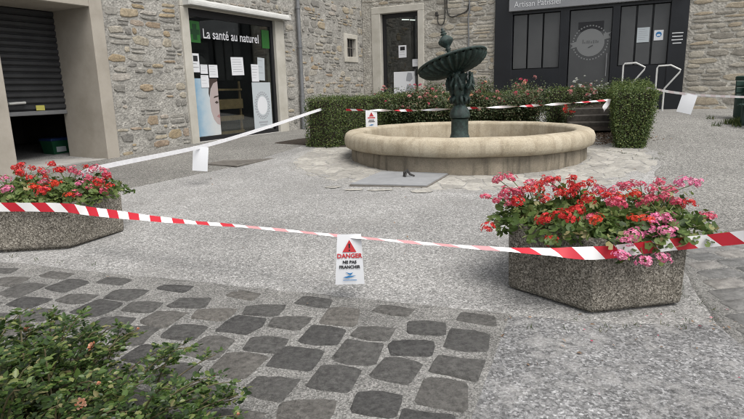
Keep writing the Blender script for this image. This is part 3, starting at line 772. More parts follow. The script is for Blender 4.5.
# cables on the wall
cb = MB(); cb.tube([(3.68,-.03,TOP),(3.70,-.03,3.75),(3.66,-.03,3.55),(3.69,-.03,3.0),(3.66,-.03,2.2),(3.68,-.03,1.2)], .022, 6); cb.build('conduit', MT['pipe'], B)
def cat(pts, n=8):
    out = []; P_ = [np.array(p, float) for p in pts]; P_ = [2*P_[0]-P_[1]] + P_ + [2*P_[-1]-P_[-2]]
    for i in range(1, len(P_)-2):
        for q in range(n):
            t = q/n; a, b_, c_, d_ = P_[i-1:i+3]
            out.append(.5*((2*b_) + (c_-a)*t + (2*a-5*b_+4*c_-d_)*t*t + (3*b_-a-3*c_+d_)*t**3))
    return out + [P_[-2]]
cb = MB(); cb.tube(cat([(2.98,-.03,TOP),(2.98,-.03,4.3),(3.0,-.03,3.8),(3.12,-.04,3.62),(3.4,-.05,3.66),(3.62,-.03,3.76),(3.68,-.03,3.95)]), .018, 6); cb.build('cable', MT['cable'], B)
cb = MB(); cb.tube(cat([(2.9,-.03,4.6),(2.92,-.03,3.7),(2.86,-.05,3.42),(2.74,-.05,3.42),(2.68,-.03,3.56),(2.70,-.02,3.72)]), .016, 6); cb.build('cable', MT['cable'], B)
b = MB(); b.cbox(2.60, 2.68, -.05, .0, 3.68, 3.80, .01); b.build('junction_box', MT['cable'], B)
# black shopfront
f = MB()
f.cbox(4.50, 5.02, -.10, .3, .3, 4.42, .012); f.cbox(9.10, 9.52, -.10, .3, .3, 4.42, .012); f.box(5.02, 9.10, -.08, .3, 4.20, 4.418)
f.box(5.02, 9.10, -.06, .3, 3.52, 4.2)
f.box(6.36, 6.60, -.07, .3, .3, 3.52); f.box(7.72, 7.90, -.07, .3, .3, 3.52)
f.box(5.02, 6.36, -.075, .3, .3, 1.97); f.box(7.90, 9.10, -.075, .3, .3, 1.95)
f.box(5.02, 9.10, .1, .3, .3, 3.52)
shop = f.build('shopfront', MT['black'], B)
for x0, x1, z0 in ((5.04,5.42,1.99),(5.47,5.86,1.99),(5.91,6.34,1.99),(7.92,8.28,1.97),(8.33,8.67,1.97),(8.72,9.08,1.97)):
    b = MB(); b.cbox(x0, x1, .0, .03, z0, 3.50, .004); b.build('pane', MT['frost'], shop)
dd = MB(); dd.cbox(6.62, 7.70, -.01, .05, .85, 3.50, .006); dd = dd.build('door_leaf', MT['frostdark'], shop)
b = MB(); b.tube([(7.62,-.01,1.7),(7.62,-.06,1.7),(7.62,-.06,2.3),(7.62,-.01,2.3)], .014, 6); b.build('handle', MT['pipe'], dd)
b = MB(); ex, ez = 7.17, 2.62
for i in range(36):
    a = 2*math.pi*i/36; a2 = a + .085
    b.poly([(ex+.47*math.cos(a), ez+.47*math.sin(a)), (ex+.47*math.cos(a2), ez+.47*math.sin(a2)), (ex+.435*math.cos(a2), ez+.435*math.sin(a2)), (ex+.435*math.cos(a), ez+.435*math.sin(a))][::-1], -.013)
b.poly([(ex+.37*math.cos(a), ez+.37*math.sin(a)) for a in np.linspace(0, 2*math.pi, 40)[:-1]], -.013)
b.poly([(ex+.35,ez+.06),(ex+.52,ez+.10),(ex+.46,ez+.18),(ex+.54,ez+.26),(ex+.33,ez+.22)], -.0135); b.poly([(ex-.35,ez-.10),(ex-.52,ez-.14),(ex-.46,ez-.06),(ex-.54,ez+.0),(ex-.35,ez+.05)], -.0135)
b.build('emblem', MT['etch'], dd)
b = MB(); b.box(ex-.33, ex+.33, -.012, -.0105, ez+.30, ez+.56); b.build('emblem_ground', MT['frame'], dd)
b = MB()
for i, (x, h) in enumerate(((-.20,.11),(-.15,.04),(-.09,.08),(-.04,.08),(.02,.05),(.08,.08),(.14,.08),(.19,.06))):
    b.poly([(ex+x,ez-.02),(ex+x+.022,ez-.02),(ex+x+.022,ez-.02+h),(ex+x,ez-.02+h)], -.0155)
b.poly([(ex-.04,ez-.15),(ex+.08,ez-.09),(ex+.07,ez-.06),(ex-.05,ez-.12)], -.0155); b.build('emblem_mark', MT['frost'], dd)
sg = MB(); sg.cbox(4.93, 9.40, -.20, -.075, 3.60, 4.22, .012); sg = sg.build('sign_board', MT['signgrey'], shop)
put_text('Artisan Patissier', .235, 5.08, -.206, 3.70, MT['signtext'], sg, align='LEFT', sx=.86)
b = MB()
for i, l in enumerate((.26,.24,.26,.20)): b.box(9.30-l/2, 9.30+l/2, -.104, -.1005, 2.72-i*.085, 2.745-i*.085)
b.build('opening_hours', MT['signtext'], shop)
paper('notice', FB, 8.34, 8.64, 2.55, 2.93, -.012, 'large grey white notice on the right glazing of the pastry shopfront', lines=6, mat=MT['papergrey'], seed=14)
e = paper('notice', FB, 8.75, 8.97, 2.58, 2.84, -.012, 'small white notice with a blue round mask pictogram on the pastry shopfront', lines=0, seed=15)
b = MB(); b.poly([(.07*math.cos(a), .02+.07*math.sin(a)) for a in np.linspace(0, 2*math.pi, 20)[:-1]], -.002); b.build('pictogram', MT['blue'], e)
b = MB(); b.poly([(-.04,-.02),(.04,-.02),(.045,.015),(0,.03),(-.045,.015)], -.0035); b.build('pictogram', MT['paper'], e)
# doorstep and handrails
b = MB(); b.cbox(6.5, 8.95, -.95, -.1, .5, .98, .015); b.build('doorstep', MT['concrete'], B)
def rail(s0, z0, d, label):
    k = empty('handrail', FB @ Vector((s0, d, z0)), R(-27.5), label=label, cat='handrail', group='white handrails at the pastry shop steps')
    b = MB(); b.tube([(0,0,0),(0,0,1.10),(.03,0,1.15),(.30,-.02,1.16),(.52,-.04,1.04),(.50,-.04,.98),(.20,-.02,.60),(.19,0,.5),(.19,0,0)], .021, 8); b.build('rail_tube', MT['rail'], k, smooth='auto')
    b = MB(); b.cbox(-.06,.25,-.06,.06,0,.02,.004); b.build('foot_plate', MT['rail'], k)
rail(8.90, .74, -1.10, 'white tube handrail standing full height right of the clipped hedge')
rail(8.10, .84, -.75, 'white tube handrail half hidden behind the top of the clipped hedge')

# ------------------------------------------------------------------ fountain
fz = 0.0
F = empty('fountain', (FC[0], FC[1], .22), label='round limestone fountain with leaning green cast iron bowl on pedestal', cat='fountain')
def rel(prof): return [(r, z-.22) for r, z in prof]
def uneven(r, z, a): return (r + .006*math.sin(7*a+z*9) + .004*math.sin(23*a), z + .003*math.sin(11*a))
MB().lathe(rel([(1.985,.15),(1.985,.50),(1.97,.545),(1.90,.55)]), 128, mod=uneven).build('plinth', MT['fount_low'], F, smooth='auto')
MB().lathe(rel([(1.92,.538),(2.03,.54),(2.075,.565),(2.095,.62),(2.095,.70),(2.07,.765),(2.02,.80),(1.95,.812),(1.84,.805),(1.79,.785),(1.775,.75),(1.77,.45)]), 128, mod=uneven).build('rim', MT['fount'], F, smooth=True)
MB().lathe(rel([(1.78,.50),(1.0,.49),(0.0,.485)]), 96).build('basin_floor', MT['fount_low'], F, smooth=True)
ax = -.10
ped = MB().lathe(rel([(.0,.49),(.23,.49),(.23,.56),(.205,.60),(.17,.65),(.148,.72),(.145,.94),(.155,.97),(.0,.985)]), 32, (ax,0)).build('pedestal', MT['iron'], F, smooth='auto')
def flute(r, z, a): return (r*(1+.05*math.cos(12*a)), z)
MB().lathe(rel([(.12,.975),(.17,.99),(.178,1.03),(.163,1.10),(.125,1.16),(.10,1.19),(.08,1.22)]), 48, (ax,0)).build('collar', MT['iron'], F, smooth='auto')
MB().lathe(rel([(.10,1.18),(.085,1.25),(.11,1.35),(.08,1.5),(.10,1.65),(.13,1.72)]), 48, (ax,0), mod=flute).build('shaft', MT['iron'], F, smooth=True)
for q in range(4):      # cast figures that widen upwards and carry the bowl
    a = math.pi/4 + q*math.pi/2 + .3; ca_, sa_ = math.cos(a), math.sin(a)
    def fp(r, t, z): return (ax + .84*(r*ca_ - t*sa_), .84*(r*sa_ + t*ca_), z-.22)
    prof = [(.06,1.20,.045),(.10,1.27,.06),(.125,1.34,.055),(.15,1.42,.075),(.18,1.50,.08),(.20,1.57,.06),(.215,1.62,.04),(.225,1.66,.055),(.22,1.71,.05),(.19,1.755,.02)]
    b = MB(); b.tube([fp(r, 0, z) for r, z, _ in prof], [.8*t for *_, t in prof], 10)
    for s_ in (-1, 1):
        b.tube([fp(.17, s_*.06, 1.50), fp(.22, s_*.12, 1.46), fp(.25, s_*.10, 1.56), fp(.24, s_*.05, 1.66)], [.035,.03,.025,.02], 6)
        b.tube([fp(.10, s_*.04, 1.36), fp(.17, s_*.09, 1.30), fp(.15, s_*.10, 1.22)], [.04,.03,.012], 6)
        b.tube([fp(.21, s_*.03, 1.70), fp(.25, s_*.06, 1.74)], [.03,.01], 6)
    b.tube([fp(.20, 0, 1.56), fp(.28, 0, 1.52), fp(.29, 0, 1.44)], [.03,.025,.008], 6)
    b.build('cast_figure', MT['iron'], F, smooth=True)
T_up = empty('upper_bowl', (ax-.01, 0, 1.51-.22)); T_up.parent = F
T_up.rotation_euler = (R(-13), R(-15.5), 0)
def shell(r, z, a):
    k_ = max(0, min(1, (r-.10)/.4)); return (r*(1 + .035*k_*math.cos(28*a)), z - .036*k_*math.cos(28*a))
bowl = [(.06,.23),(.12,.245),(.22,.26),(.34,.285),(.46,.325),(.54,.38),(.585,.435)]
MB().lathe(bowl, 224, mod=shell).build('bowl_shell', MT['iron'], T_up, smooth=True)
MB().lathe([(.575,.428),(.595,.43),(.615,.45),(.605,.468),(.57,.458),(.43,.385),(.25,.33),(0,.31)], 96).build('bowl_rim', MT['iron'], T_up, smooth=True)
MB().lathe([(0.100,0.280),(0.055,0.350),(0.035,0.490),(0.035,0.650),(0.055,0.670),(0.030,0.690),(0.070,0.730),(0.125,0.790),(0.130,0.825),(0.085,0.880),(0.045,0.905),(0.030,0.920),(0.060,0.938),(0.045,0.952),(0.022,0.965),(0.045,0.980),(0.030,0.995),(0.016,1.010),(0.028,1.025),(0.012,1.040),(0.000,1.060)], 28).build('finial', MT['iron'], T_up, smooth=True)
MB().lathe([(0,-.02),(.08,0),(.10,.06),(.075,.14),(.09,.25)], 32).build('neck', MT['iron'], T_up, smooth=True)

# cover plate in front of the fountain, drain grate by the lane
def gq(pts, off): return [(x, y, g(x, y)+off) for x, y in pts]
hp = [(-.27,7.22),(.70,6.98),(1.10,7.80),(.16,8.08)]
k = empty('cover_plate', (.42, 7.5, g(.42,7.5)), label='grey metal cover plate lying in front of the fountain', cat='cover')
def local(pts, o): return [(p[0]-o.location[0], p[1]-o.location[1], p[2]-o.location[2]) for p in pts]
def slab(pts, z0, z1, o):
    b = MB(); n = len(pts)
    b.add(local(gq(pts, z0), o) + local(gq(pts, z1), o), [tuple(range(n))[::-1], tuple(range(n, 2*n))] + [(i, (i+1)%n, n+(i+1)%n, n+i) for i in range(n)]); return b
slab(hp, .0, .036, k).build('plate', MT['plate'], k)
cx_, cy_ = .415, 7.52
slab([(cx_+(x-cx_)*1.03, cy_+(y-cy_)*1.03) for x, y in hp], -.01, .024, k).build('plate_frame', MT['grate'], k)
b = MB(); b.tube([(.03,.10,.035),(.04,.10,.10),(.08,.11,.13),(.12,.10,.07),(.18,.08,.05)], [.012,.018,.02,.016,.01], 6); b.tube([(.08,.11,.12),(.05,.06,.05)], .012, 6); b.build('lifting_handle', MT['cable'], k)
for i, (x, y, w_, h_) in enumerate(((-.22,6.98,.22,.07),(.12,6.92,.3,.06),(.62,6.78,.24,.1),(1.05,7.2,.12,.2),(-.5,7.18,.2,.08))):
    n = 9; pl = [(x+w_*(.5+.12*random.random())*math.cos(2*math.pi*q/n), y+h_*(.8+.4*random.random())*math.sin(2*math.pi*q/n)) for q in range(n)]
    b = MB(); b.add([(px_, py_, g(px_,py_)+.008) for px_, py_ in pl], [tuple(range(n))]); tag(b.build('mortar_patch', MT['flag']), kind='structure')
k = empty('drain_grate', (-2.25, 9.55, g(-2.25, 9.55)), R(62), label='rusty iron drain grate set in the lane by the shop', cat='grate')
b = MB(); b.box(-.5,.5,-.36,-.32,-.01,.012); b.box(-.5,.5,.32,.36,-.01,.012); b.box(-.5,-.46,-.32,.32,-.01,.0115); b.box(.46,.5,-.32,.32,-.01,.0115); b.build('grate_frame', MT['grate'], k)
bar = MB(); bar.box(-.022,.022,-.32,.32,-.01,.011); bar0 = None
for i in range(13):
    x = -.42 + i*.07
    if bar0 is None: bar0 = bar.build('bar', MT['grate'], k, loc=(x,0,0))
    else: link('bar', bar0.data, k, (x,0,0))
b = MB(); b.box(-.46,.46,-.32,.32,-.02,.0055); b.build('pit_shade', MT['sleeper'], k)  # flat dark slab painted as the shaded hollow under the bars

# ------------------------------------------------------------------ leaves
LEAF4 = ([(-.5,0,0),(0,-.28,.05),(.5,0,-.04),(0,.28,.05)], [(0,1,2,3)])
LEAF6 = ([(-.5,0,0),(-.15,-.27,.07),(.22,-.22,.06),(.5,0,-.06),(.22,.22,.06),(-.15,.27,.07)], [(0,1,2,3),(0,3,4,5)])
def ger_template():
    v = [(0,0,-.06)]; k = 10
    for i in range(k):
        a = -2.75 + 5.5*i/(k-1); r = .5*(1 + .07*(-1)**i); v.append((r*math.cos(a), r*math.sin(a), .05 + .03*(-1)**i))
    return v, [(0, i, i+1) for i in range(1, k)]
GER = ger_template()
def petal_cluster(seed, n=17, rad=.5, floret=.40):
    """rounded head of five-petalled florets, unit diameter"""
    rr = np.random.default_rng(seed); V = []; Fc = []
    for i in range(n):
        z = 1 - 1.45*(i+.5)/n; a = 2.399963*i; s_ = math.sqrt(max(0, 1-z*z))
        d = np.array([s_*math.cos(a), s_*math.sin(a), z]) + rr.normal(0,.12,3); d /= np.linalg.norm(d)
        c = d*rad*rr.uniform(.45, 1.35); t = np.cross(d, [0.3,.2,1]); t /= np.linalg.norm(t); u = np.cross(d, t); o = rr.uniform(0, 6.28)
        for q in range(5):
            an = o + q*1.2566; e = math.cos(an)*t + math.sin(an)*u; f_ = -math.sin(an)*t + math.cos(an)*u
            L = floret*.55*rr.uniform(.8,1.15); b0 = len(V)
            V += [c, c+e*L*.6+f_*L*.34+d*.04, c+e*L+d*.02*rr.uniform(-2,2), c+e*L*.6-f_*L*.34+d*.04]; Fc.append((b0,b0+1,b0+2,b0+3))
    return [tuple(map(float, p)) for p in V], Fc
HEADS = {}
for kx in 'rspk':
    HEADS[kx] = []
    for s_ in range(4):
        v, f_ = petal_cluster(ord(kx)*10+s_); me = bpy.data.meshes.new('flower_head'); me.from_pydata(v, [], f_); me.materials.append(MT['petal_'+kx]); me.update(); HEADS[kx].append(me)

# ------------------------------------------------------------------ planters with geraniums
def planter(cx, cy, a0, label, zb, zt, side=.62):
    k = empty('planter', (cx, cy, zb), R(a0), label=label, cat='planter', group='hexagonal concrete planters')
    h = zt - zb
    def hx(r, z): return [(r*math.cos(R(60*i)), r*math.sin(R(60*i)), z) for i in range(6)]
    rings = [hx(side*.90, -.02), hx(side*.90, .022), hx(side*.965, .024), hx(side*.985, .045), hx(side, h-.02), hx(side*.98, h), hx(side*.87, h), hx(side*.85, h-.02), hx(side*.83, h-.12)]
    b = MB(); b.add([p for r_ in rings for p in r_], [(j*6+i, j*6+(i+1)%6, (j+1)*6+(i+1)%6, (j+1)*6+i) for j in range(7) for i in range(6)] + [tuple(range(6))[::-1]])
    o = b.build('basin', MT['planter'], k); md = o.modifiers.new('worn_edges', 'BEVEL'); md.width = .014; md.segments = 2; md.limit_method = 'ANGLE'; md.angle_limit = R(25)
    n = 24; v = [(0,0,h-.06)] + [(side*.80*math.cos(2*math.pi*i/n), side*.80*math.sin(2*math.pi*i/n), h-.09+.015*math.sin(i*2.3)) for i in range(n)]
    b = MB(); b.add(v, [(0, i+1, (i+1)%n+1) for i in range(n)]); b.build('soil', MT['soil'], k, smooth=True)
    return k
planter(1.53, 3.74, 250, 'hexagonal pebble concrete planter in the right foreground before the worn paving', .112, .59)
planter(-3.06, 5.27, 306, 'hexagonal pebble concrete planter at the left edge of the photograph', .172, .585)

RH = [(0.99,3.9,0.86,'p'),(1.02,3.75,0.79,'p'),(0.85,3.7,0.74,'p'),(0.78,3.62,0.57,'r'),(0.93,3.75,0.79,'p'),(1.17,3.8,0.83,'r'),(1.07,3.7,0.81,'r'),(0.96,3.6,0.75,'r'),(1.44,3.9,0.85,'r'),(1.45,3.8,0.81,'r'),(1.54,3.85,0.82,'r'),(1.3,3.75,0.77,'r'),(1.62,3.8,0.74,'r'),(1.29,3.4,0.72,'r'),(1.22,3.3,0.69,'r'),(1.11,3.3,0.56,'r'),(1.09,3.4,0.67,'r'),(1.33,3.2,0.71,'s'),(1.15,3.95,0.81,'p'),(1.3,4.0,0.81,'p'),(1.32,3.9,0.84,'r'),(1.72,3.8,0.71,'p'),(1.92,3.9,0.79,'p'),(1.98,3.85,0.76,'p'),(2.02,3.75,0.73,'p'),(1.73,3.3,0.69,'k'),(1.8,3.3,0.68,'k'),(1.52,3.12,0.63,'k'),(1.71,3.12,0.65,'k'),(1.57,3.06,0.49,'k'),(1.68,3.08,0.5,'k'),(2.17,3.8,0.82,'k'),(2.18,3.7,0.69,'r'),(2.16,3.5,0.64,'p'),(1.55,3.2,0.71,'s'),(1.86,3.95,0.77,'p'),(1.72,3.9,0.75,'p'),(2.02,3.6,0.72,'p'),(1.79,3.7,0.76,'s'),(1.83,3.6,0.74,'p'),(2.11,4.0,0.78,'p'),(2.18,3.95,0.73,'p'),(1.61,3.5,0.73,'p'),(1.43,3.6,0.75,'r'),(1.43,3.05,0.53,'k')]
LH = [(-3.48,5.5,0.85,'r'),(-3.23,5.4,0.81,'r'),(-3.31,5.2,0.82,'r'),(-3.04,4.95,0.72,'s'),(-2.88,5.0,0.74,'s'),(-3.38,5.1,0.78,'k'),(-3.25,4.9,0.72,'k'),(-2.88,5.6,0.81,'r'),(-2.92,5.4,0.8,'p'),(-2.66,5.0,0.73,'k'),(-2.56,5.35,0.74,'r'),(-2.68,4.85,0.65,'s'),(-3.28,5.7,0.83,'r'),(-3.1,5.5,0.79,'r'),(-2.76,5.5,0.8,'p'),(-3.22,5.2,0.77,'r'),(-3.55,5.5,0.83,'r'),(-3.13,5.3,0.76,'r'),(-2.67,5.2,0.75,'p'),(-2.48,5.2,0.67,'r'),(-2.54,5.1,0.72,'r'),(-3.65,5.3,0.82,'r'),(-3.62,5.1,0.76,'r'),(-3.97,5.4,0.78,'k'),(-2.5,5.1,0.63,'p'),(-2.92,4.85,0.69,'r')]
def geraniums(heads, spots, zs, labels, group, seed, spread=.28, nleaf=330):
    rr = np.random.default_rng(seed); per = [[] for _ in spots]
    extra = []
    for h in heads:                      # the heads stand in loose twos and threes
        for _ in range(1):
            if h[2] > .6 and rr.uniform() < .85: extra.append((h[0]+rr.normal(0,.055), h[1]+rr.uniform(-.02,.12), h[2]+rr.normal(-.03,.03), h[3] if rr.uniform() < .7 else 'p'))
    for h in list(heads) + extra:
        q = min(range(len(spots)), key=lambda i: (spots[i][0]-h[0])**2 + (spots[i][1]-h[1])**2); per[q].append(h)
    for (sx, sy, reach), hs_, lab in zip(spots, per, labels):
        k = empty('geranium', (sx, sy, zs), label=lab, cat='flowers', group=group)
        # leaves on a low dome, some trailing over the edge
        n = nleaf; a = rr.uniform(0, 2*math.pi, n); r_ = spread*np.sqrt(rr.uniform(0, 1, n))*rr.uniform(.8, 1.25, n)
        P = np.stack([r_*np.cos(a), r_*np.sin(a), .02 + rr.uniform(0, 1, n)*.17*(1-(r_/(spread*1.4))**2)], 1)
        # a few leaves climb towards each flower head
        ex_ = []
        for h in hs_:
            e = np.array([h[0]-sx, h[1]-sy, h[2]-zs])
            for _ in range(7):
                t = rr.uniform(.35, .9); ex_.append(e*np.array([t, t, min(t, .8)]) + rr.normal(0, .028, 3) - np.array([0, 0, .02]))
        P = np.concatenate([P, np.array(ex_).reshape(-1, 3)]) if ex_ else P
        N = np.stack([P[:,0]*1.2, P[:,1]*1.2, np.full(len(P), .45)], 1) + rr.normal(0, .3, (len(P), 3))
        X, Y, Z = frames(N, rr)
        scatter('foliage', *GER, P, X, Y, Z, rr.uniform(.035, .065, len(P)), MT['gerleaf'], k)
        b = MB()
        for h in hs_:
            e = Vector((h[0]-sx, h[1]-sy, h[2]-zs)); m1 = Vector((e.x*.45, e.y*.45, max(.03, e.z*.62) + .03))
            b.tube([(e.x*.2, e.y*.2, -.03), m1, e], [.004,.0035,.003], 5, False)
        for _ in range(26):
            j = rr.integers(len(P)); p_ = P[j]; b.tube([(p_[0]*.4, p_[1]*.4, -.02), tuple(p_)], .0025, 4, False)
        b.build('stems', MT['stem'], k)
        for i, h in enumerate(hs_):
            o = link('flower_head', HEADS[h[3]][rr.integers(4)], k, (h[0]-sx, h[1]-sy, h[2]-zs)); s_ = rr.uniform(.062, .098)
            o.scale = (s_*rr.uniform(.9,1.3), s_*rr.uniform(.9,1.2), s_*rr.uniform(.65,.95)); o.rotation_euler = (rr.uniform(-.5,.3), rr.uniform(-.4,.4), rr.uniform(0, 6))
geraniums(RH, [(1.12,3.72,0),(1.28,3.42,0),(1.48,3.84,0),(1.62,3.40,0),(1.86,3.44,0),(1.93,3.86,0)], .53,
    ['pink and red geranium at the left corner of the right planter', 'red geranium hanging over the front left edge of the right planter', 'red geranium rising in the middle rear of the right planter',
     'light pink geranium spilling over the front of the right planter', 'pink geranium at the front right of the right planter', 'rose pink geranium at the rear right of the right planter'], 'geraniums in the right planter', 5)
geraniums(LH, [(-3.40,5.12,0),(-3.42,5.45,0),(-3.06,5.05,0),(-3.05,5.5,0),(-2.72,5.08,0),(-2.72,5.42,0)], .525,
    ['light pink geranium at the left front of the left planter', 'rose geranium at the left rear of the left planter', 'scarlet geranium in the middle front of the left planter',
     'pink geranium in the middle rear of the left planter', 'scarlet and pink geranium at the front corner of the left planter', 'red geranium at the right rear corner of the left planter'], 'geraniums in the left planter', 6)

# ------------------------------------------------------------------ hedges
def hedge(name, label, pathpts, width, zt, n, seed, leaf=.030, rough=.032, taper=0.0, rise=0.0, group='clipped box hedges'):
    rr = np.random.default_rng(seed); P_ = [np.array(p, float) for p in cat([(x, y, 0) for x, y in pathpts], 6)] if len(pathpts) > 2 else [np.array((x, y, 0.)) for x, y in pathpts]
    base = pathpts[0]; k = empty(name, (base[0], base[1], g(*base)), label=label, cat='hedge', group=group); o0 = np.array([base[0], base[1], g(*base)])
    seg = [np.linalg.norm(P_[i+1]-P_[i]) for i in range(len(P_)-1)]; L = sum(seg); cum = np.concatenate([[0], np.cumsum(seg)])
    def at(s):
        i = min(len(seg)-1, max(0, int(np.searchsorted(cum, s)-1))); t = (s-cum[i])/seg[i]; d = (P_[i+1]-P_[i])/seg[i]
        return P_[i] + (P_[i+1]-P_[i])*t, d, np.array([d[1], -d[0], 0])
    zt0 = zt
    def prof(s, fr, w_):  # fr 0..1 round the section: left side up, top, right side down
        p, d, nr = at(s); z0 = g(p[0], p[1]); zt = zt0 + rise*s/L; H = zt - z0; per = 2*H + 2*w_
        q = fr*per; wob = (1 + .06*math.sin(s*3.1) + .04*math.sin(s*7.7 + fr*9))*(1 - taper*(1 - min(q, per-q)/H)**1.5 if min(q, per-q) < H else 1)
        if q < H: return p - nr*w_*wob + np.array([0,0,z0+q]), -nr
        if q < H + 2*w_: return p + nr*(q-H-w_) + np.array([0,0,zt + .02*math.sin(s*4) + .015*math.sin(s*11+q*5)]), np.array([0,0,1.])
        return p + nr*w_*wob + np.array([0,0,z0 + (per-q)]), nr
    b = MB(); ns = max(4, int(L/.15)); nf = 26; vs_ = []
    for i in range(ns+1):
        for j in range(nf+1):
            p, nn_ = prof(.07 + (L-.14)*i/ns, min(.9999, j/nf), width/2 - .07); p = p - np.array([0,0,.06 if nn_[2] > .5 else .02]) - o0
            vs_.append(p)
    fs_ = [(i*(nf+1)+j, (i+1)*(nf+1)+j, (i+1)*(nf+1)+j+1, i*(nf+1)+j+1) for i in range(ns) for j in range(nf)]
    fs_ += [tuple(range(nf+1)), tuple(ns*(nf+1)+j for j in range(nf, -1, -1))]
    b.add(vs_, fs_); b.build('shade_core', MT['core_shade'], k)  # solid dark hull in place of the shaded inside, not modelled branches
    PP = np.zeros((n, 3)); NN = np.zeros((n, 3)); H0 = zt - g(*base)
    capshare = (width*H0)/( (2*H0+width)*L + 2*width*H0 )
    for i in range(n):
        u = rr.uniform()
        if u < 2*capshare:
            e = 0 if u < capshare else L-1e-4
            p, d, nr = at(e); hq = rr.uniform(); p = p + nr*rr.uniform(-width/2, width/2)*(1 - taper*(1-hq)**1.5); p = p + np.array([0,0,g(p[0],p[1])*(1-hq) + (zt0 + (rise if e else 0))*hq]); nn_ = -d if e == 0 else d
        else: p, nn_ = prof(rr.uniform(0, L*.9999), rr.uniform(), width/2)
        PP[i] = p + nn_*rr.normal(-.015, rough) - o0; NN[i] = nn_
    st = rr.uniform(size=n) < .03
    PP[st] += NN[st]*rr.uniform(.02, .09, (int(st.sum()), 1))
    X, Y, Z = frames(NN*1.1 + np.array([0,0,.35]) + rr.normal(0, .65, (n, 3)), rr)
    scatter('foliage', *LEAF4, PP, X, Y, Z, rr.uniform(.7, 1.35, n)*leaf, MT['hedgeleaf'], k)
    return k
def arc(a0, a1, r, n=9): return [(FC[0]+r*math.cos(R(a)), FC[1]+r*math.sin(R(a))) for a in np.linspace(a0, a1, n)]
hedge('clipped_hedge', 'long clipped hedge curving behind the fountain from its left end', arc(153, 55, 3.0, 14), .62, 1.35, 46000, 3)
hedge('clipped_hedge', 'tall narrow clipped hedge between the steps and the right hand lane', [(4.42, 9.42), (4.75, 10.2), (5.15, 11.2)], .66, 1.34, 32000, 4, taper=.4, rise=.18)
hedge('clipped_hedge', 'low dark hedge behind the sleeper steps under the pastry shop door', [(4.0, 12.75), (4.7, 12.6), (5.6, 12.2)], .4, 1.40, 12000, 5)

# ------------------------------------------------------------------ rose bushes behind the fountain
def rose_bloom(seed, n=16):
    rr = np.random.default_rng(seed); V = []; Fc = []
    for i in range(n):
        a = 2.4*i; t = (i+.5)/n; r = .12 + .4*t; z = .35*(1-t)
        c = np.array([r*math.cos(a), r*math.sin(a), z]); e = np.array([math.cos(a), math.sin(a), .9*(1-t)]); e /= np.linalg.norm(e); f_ = np.array([-math.sin(a), math.cos(a), 0]); L = .28
        b0 = len(V); V += [c - e*.05 - f_*L*.5, c - e*.05 + f_*L*.5, c + e*L*.6 + f_*L*.55 + np.array([0,0,.12]), c + e*L*.8 + np.array([0,0,.14]), c + e*L*.6 - f_*L*.55 + np.array([0,0,.12])]
        Fc.append((b0,b0+1,b0+2,b0+3,b0+4))
    return [tuple(map(float, p)) for p in V], Fc
BLO = {}
for nm in ('rosebloom', 'rosepink', 'petal_r', 'petal_p', 'whitepetal'):
    v, f_ = rose_bloom(len(nm)); me = bpy.data.meshes.new('bloom'); me.from_pydata(v, [], f_); me.materials.append(MT[nm]); me.update(); BLO[nm] = me
def shrub(name, label, x, y, h, r, n, leaf, lmat, blooms, seed, group=None, bs_=.07, canes=14, cat_='shrub'):
    rr = np.random.default_rng(seed); z0 = g(x, y); k = empty(name, (x, y, z0), label=label, cat=cat_, group=group)
    b = MB(); tips = []
    for i in range(canes):
        a = rr.uniform(0, 6.28); rad = r*rr.uniform(.2, 1.0); hh_ = h*rr.uniform(.65, 1.08)
        t = np.array([rad*math.cos(a), rad*math.sin(a), hh_]); tips.append(t)
        b.tube([(0.1*t[0], .1*t[1], -.02), (t[0]*.45, t[1]*.45, hh_*.6), tuple(t)], [.010,.007,.003], 5, False)
    b.build('canes', MT['cane'], k)
    tips = np.array(tips); ci = rr.integers(0, canes, n); tt = np.sqrt(rr.uniform(.06, 1, n))
    P = tips[ci]*np.stack([tt, tt, tt], 1); P[:, 2] = tips[ci][:, 2]*(1.25*tt - .25*tt*tt)
    P += rr.normal(0, 1, (n, 3))*np.array([r*.22, r*.22, h*.07])
    P[:, 2] = np.maximum(P[:, 2], .03)
    X, Y, Z = frames(np.stack([P[:,0]/r, P[:,1]/r, np.full(n, .9)], 1) + rr.normal(0, .6, (n, 3)), rr)
    scatter('foliage', *LEAF6, P, X, Y, Z, rr.uniform(.65, 1.3, n)*leaf, lmat, k)
    for bl, cnt in blooms:
        for _ in range(cnt):
            j = rr.integers(canes); a = rr.uniform(0, 6.28)
            o = link('bloom', BLO[bl], k, tuple(tips[j] + rr.normal(0, 1, 3)*np.array([r*.25, r*.25, h*.06]) + np.array([0, -.1*r, .0]))); s_ = bs_*rr.uniform(.6, 1.15); o.scale = (s_,)*3; o.rotation_euler = (rr.uniform(-.2, 1.1), rr.uniform(-.5,.5), a)
    return k
spots = [(112, 2.60), (104, 2.58), (95, 2.60), (86, 2.58), (77, 2.60), (68, 2.58), (59, 2.60), (50, 2.7), (108, 3.45), (90, 3.45), (72, 3.45), (58, 3.45)]
lab = ['first rose bush from the left behind the fountain, beside the hedge', 'second rose bush from the left behind the fountain', 'rose bush just left of the fountain pedestal', 'rose bush directly behind the fountain pedestal',
       'rose bush just right of the fountain pedestal', 'sixth rose bush from the left behind the fountain', 'seventh rose bush from the left behind the fountain', 'rightmost rose bush behind the fountain, beside the sleeper steps',
       'rear row rose bush below the framed doorway', 'rear row rose bush above the fountain pedestal base', 'rear row rose bush right of the green bowl', 'rear row rose bush with pink blooms under the pastry shop window']
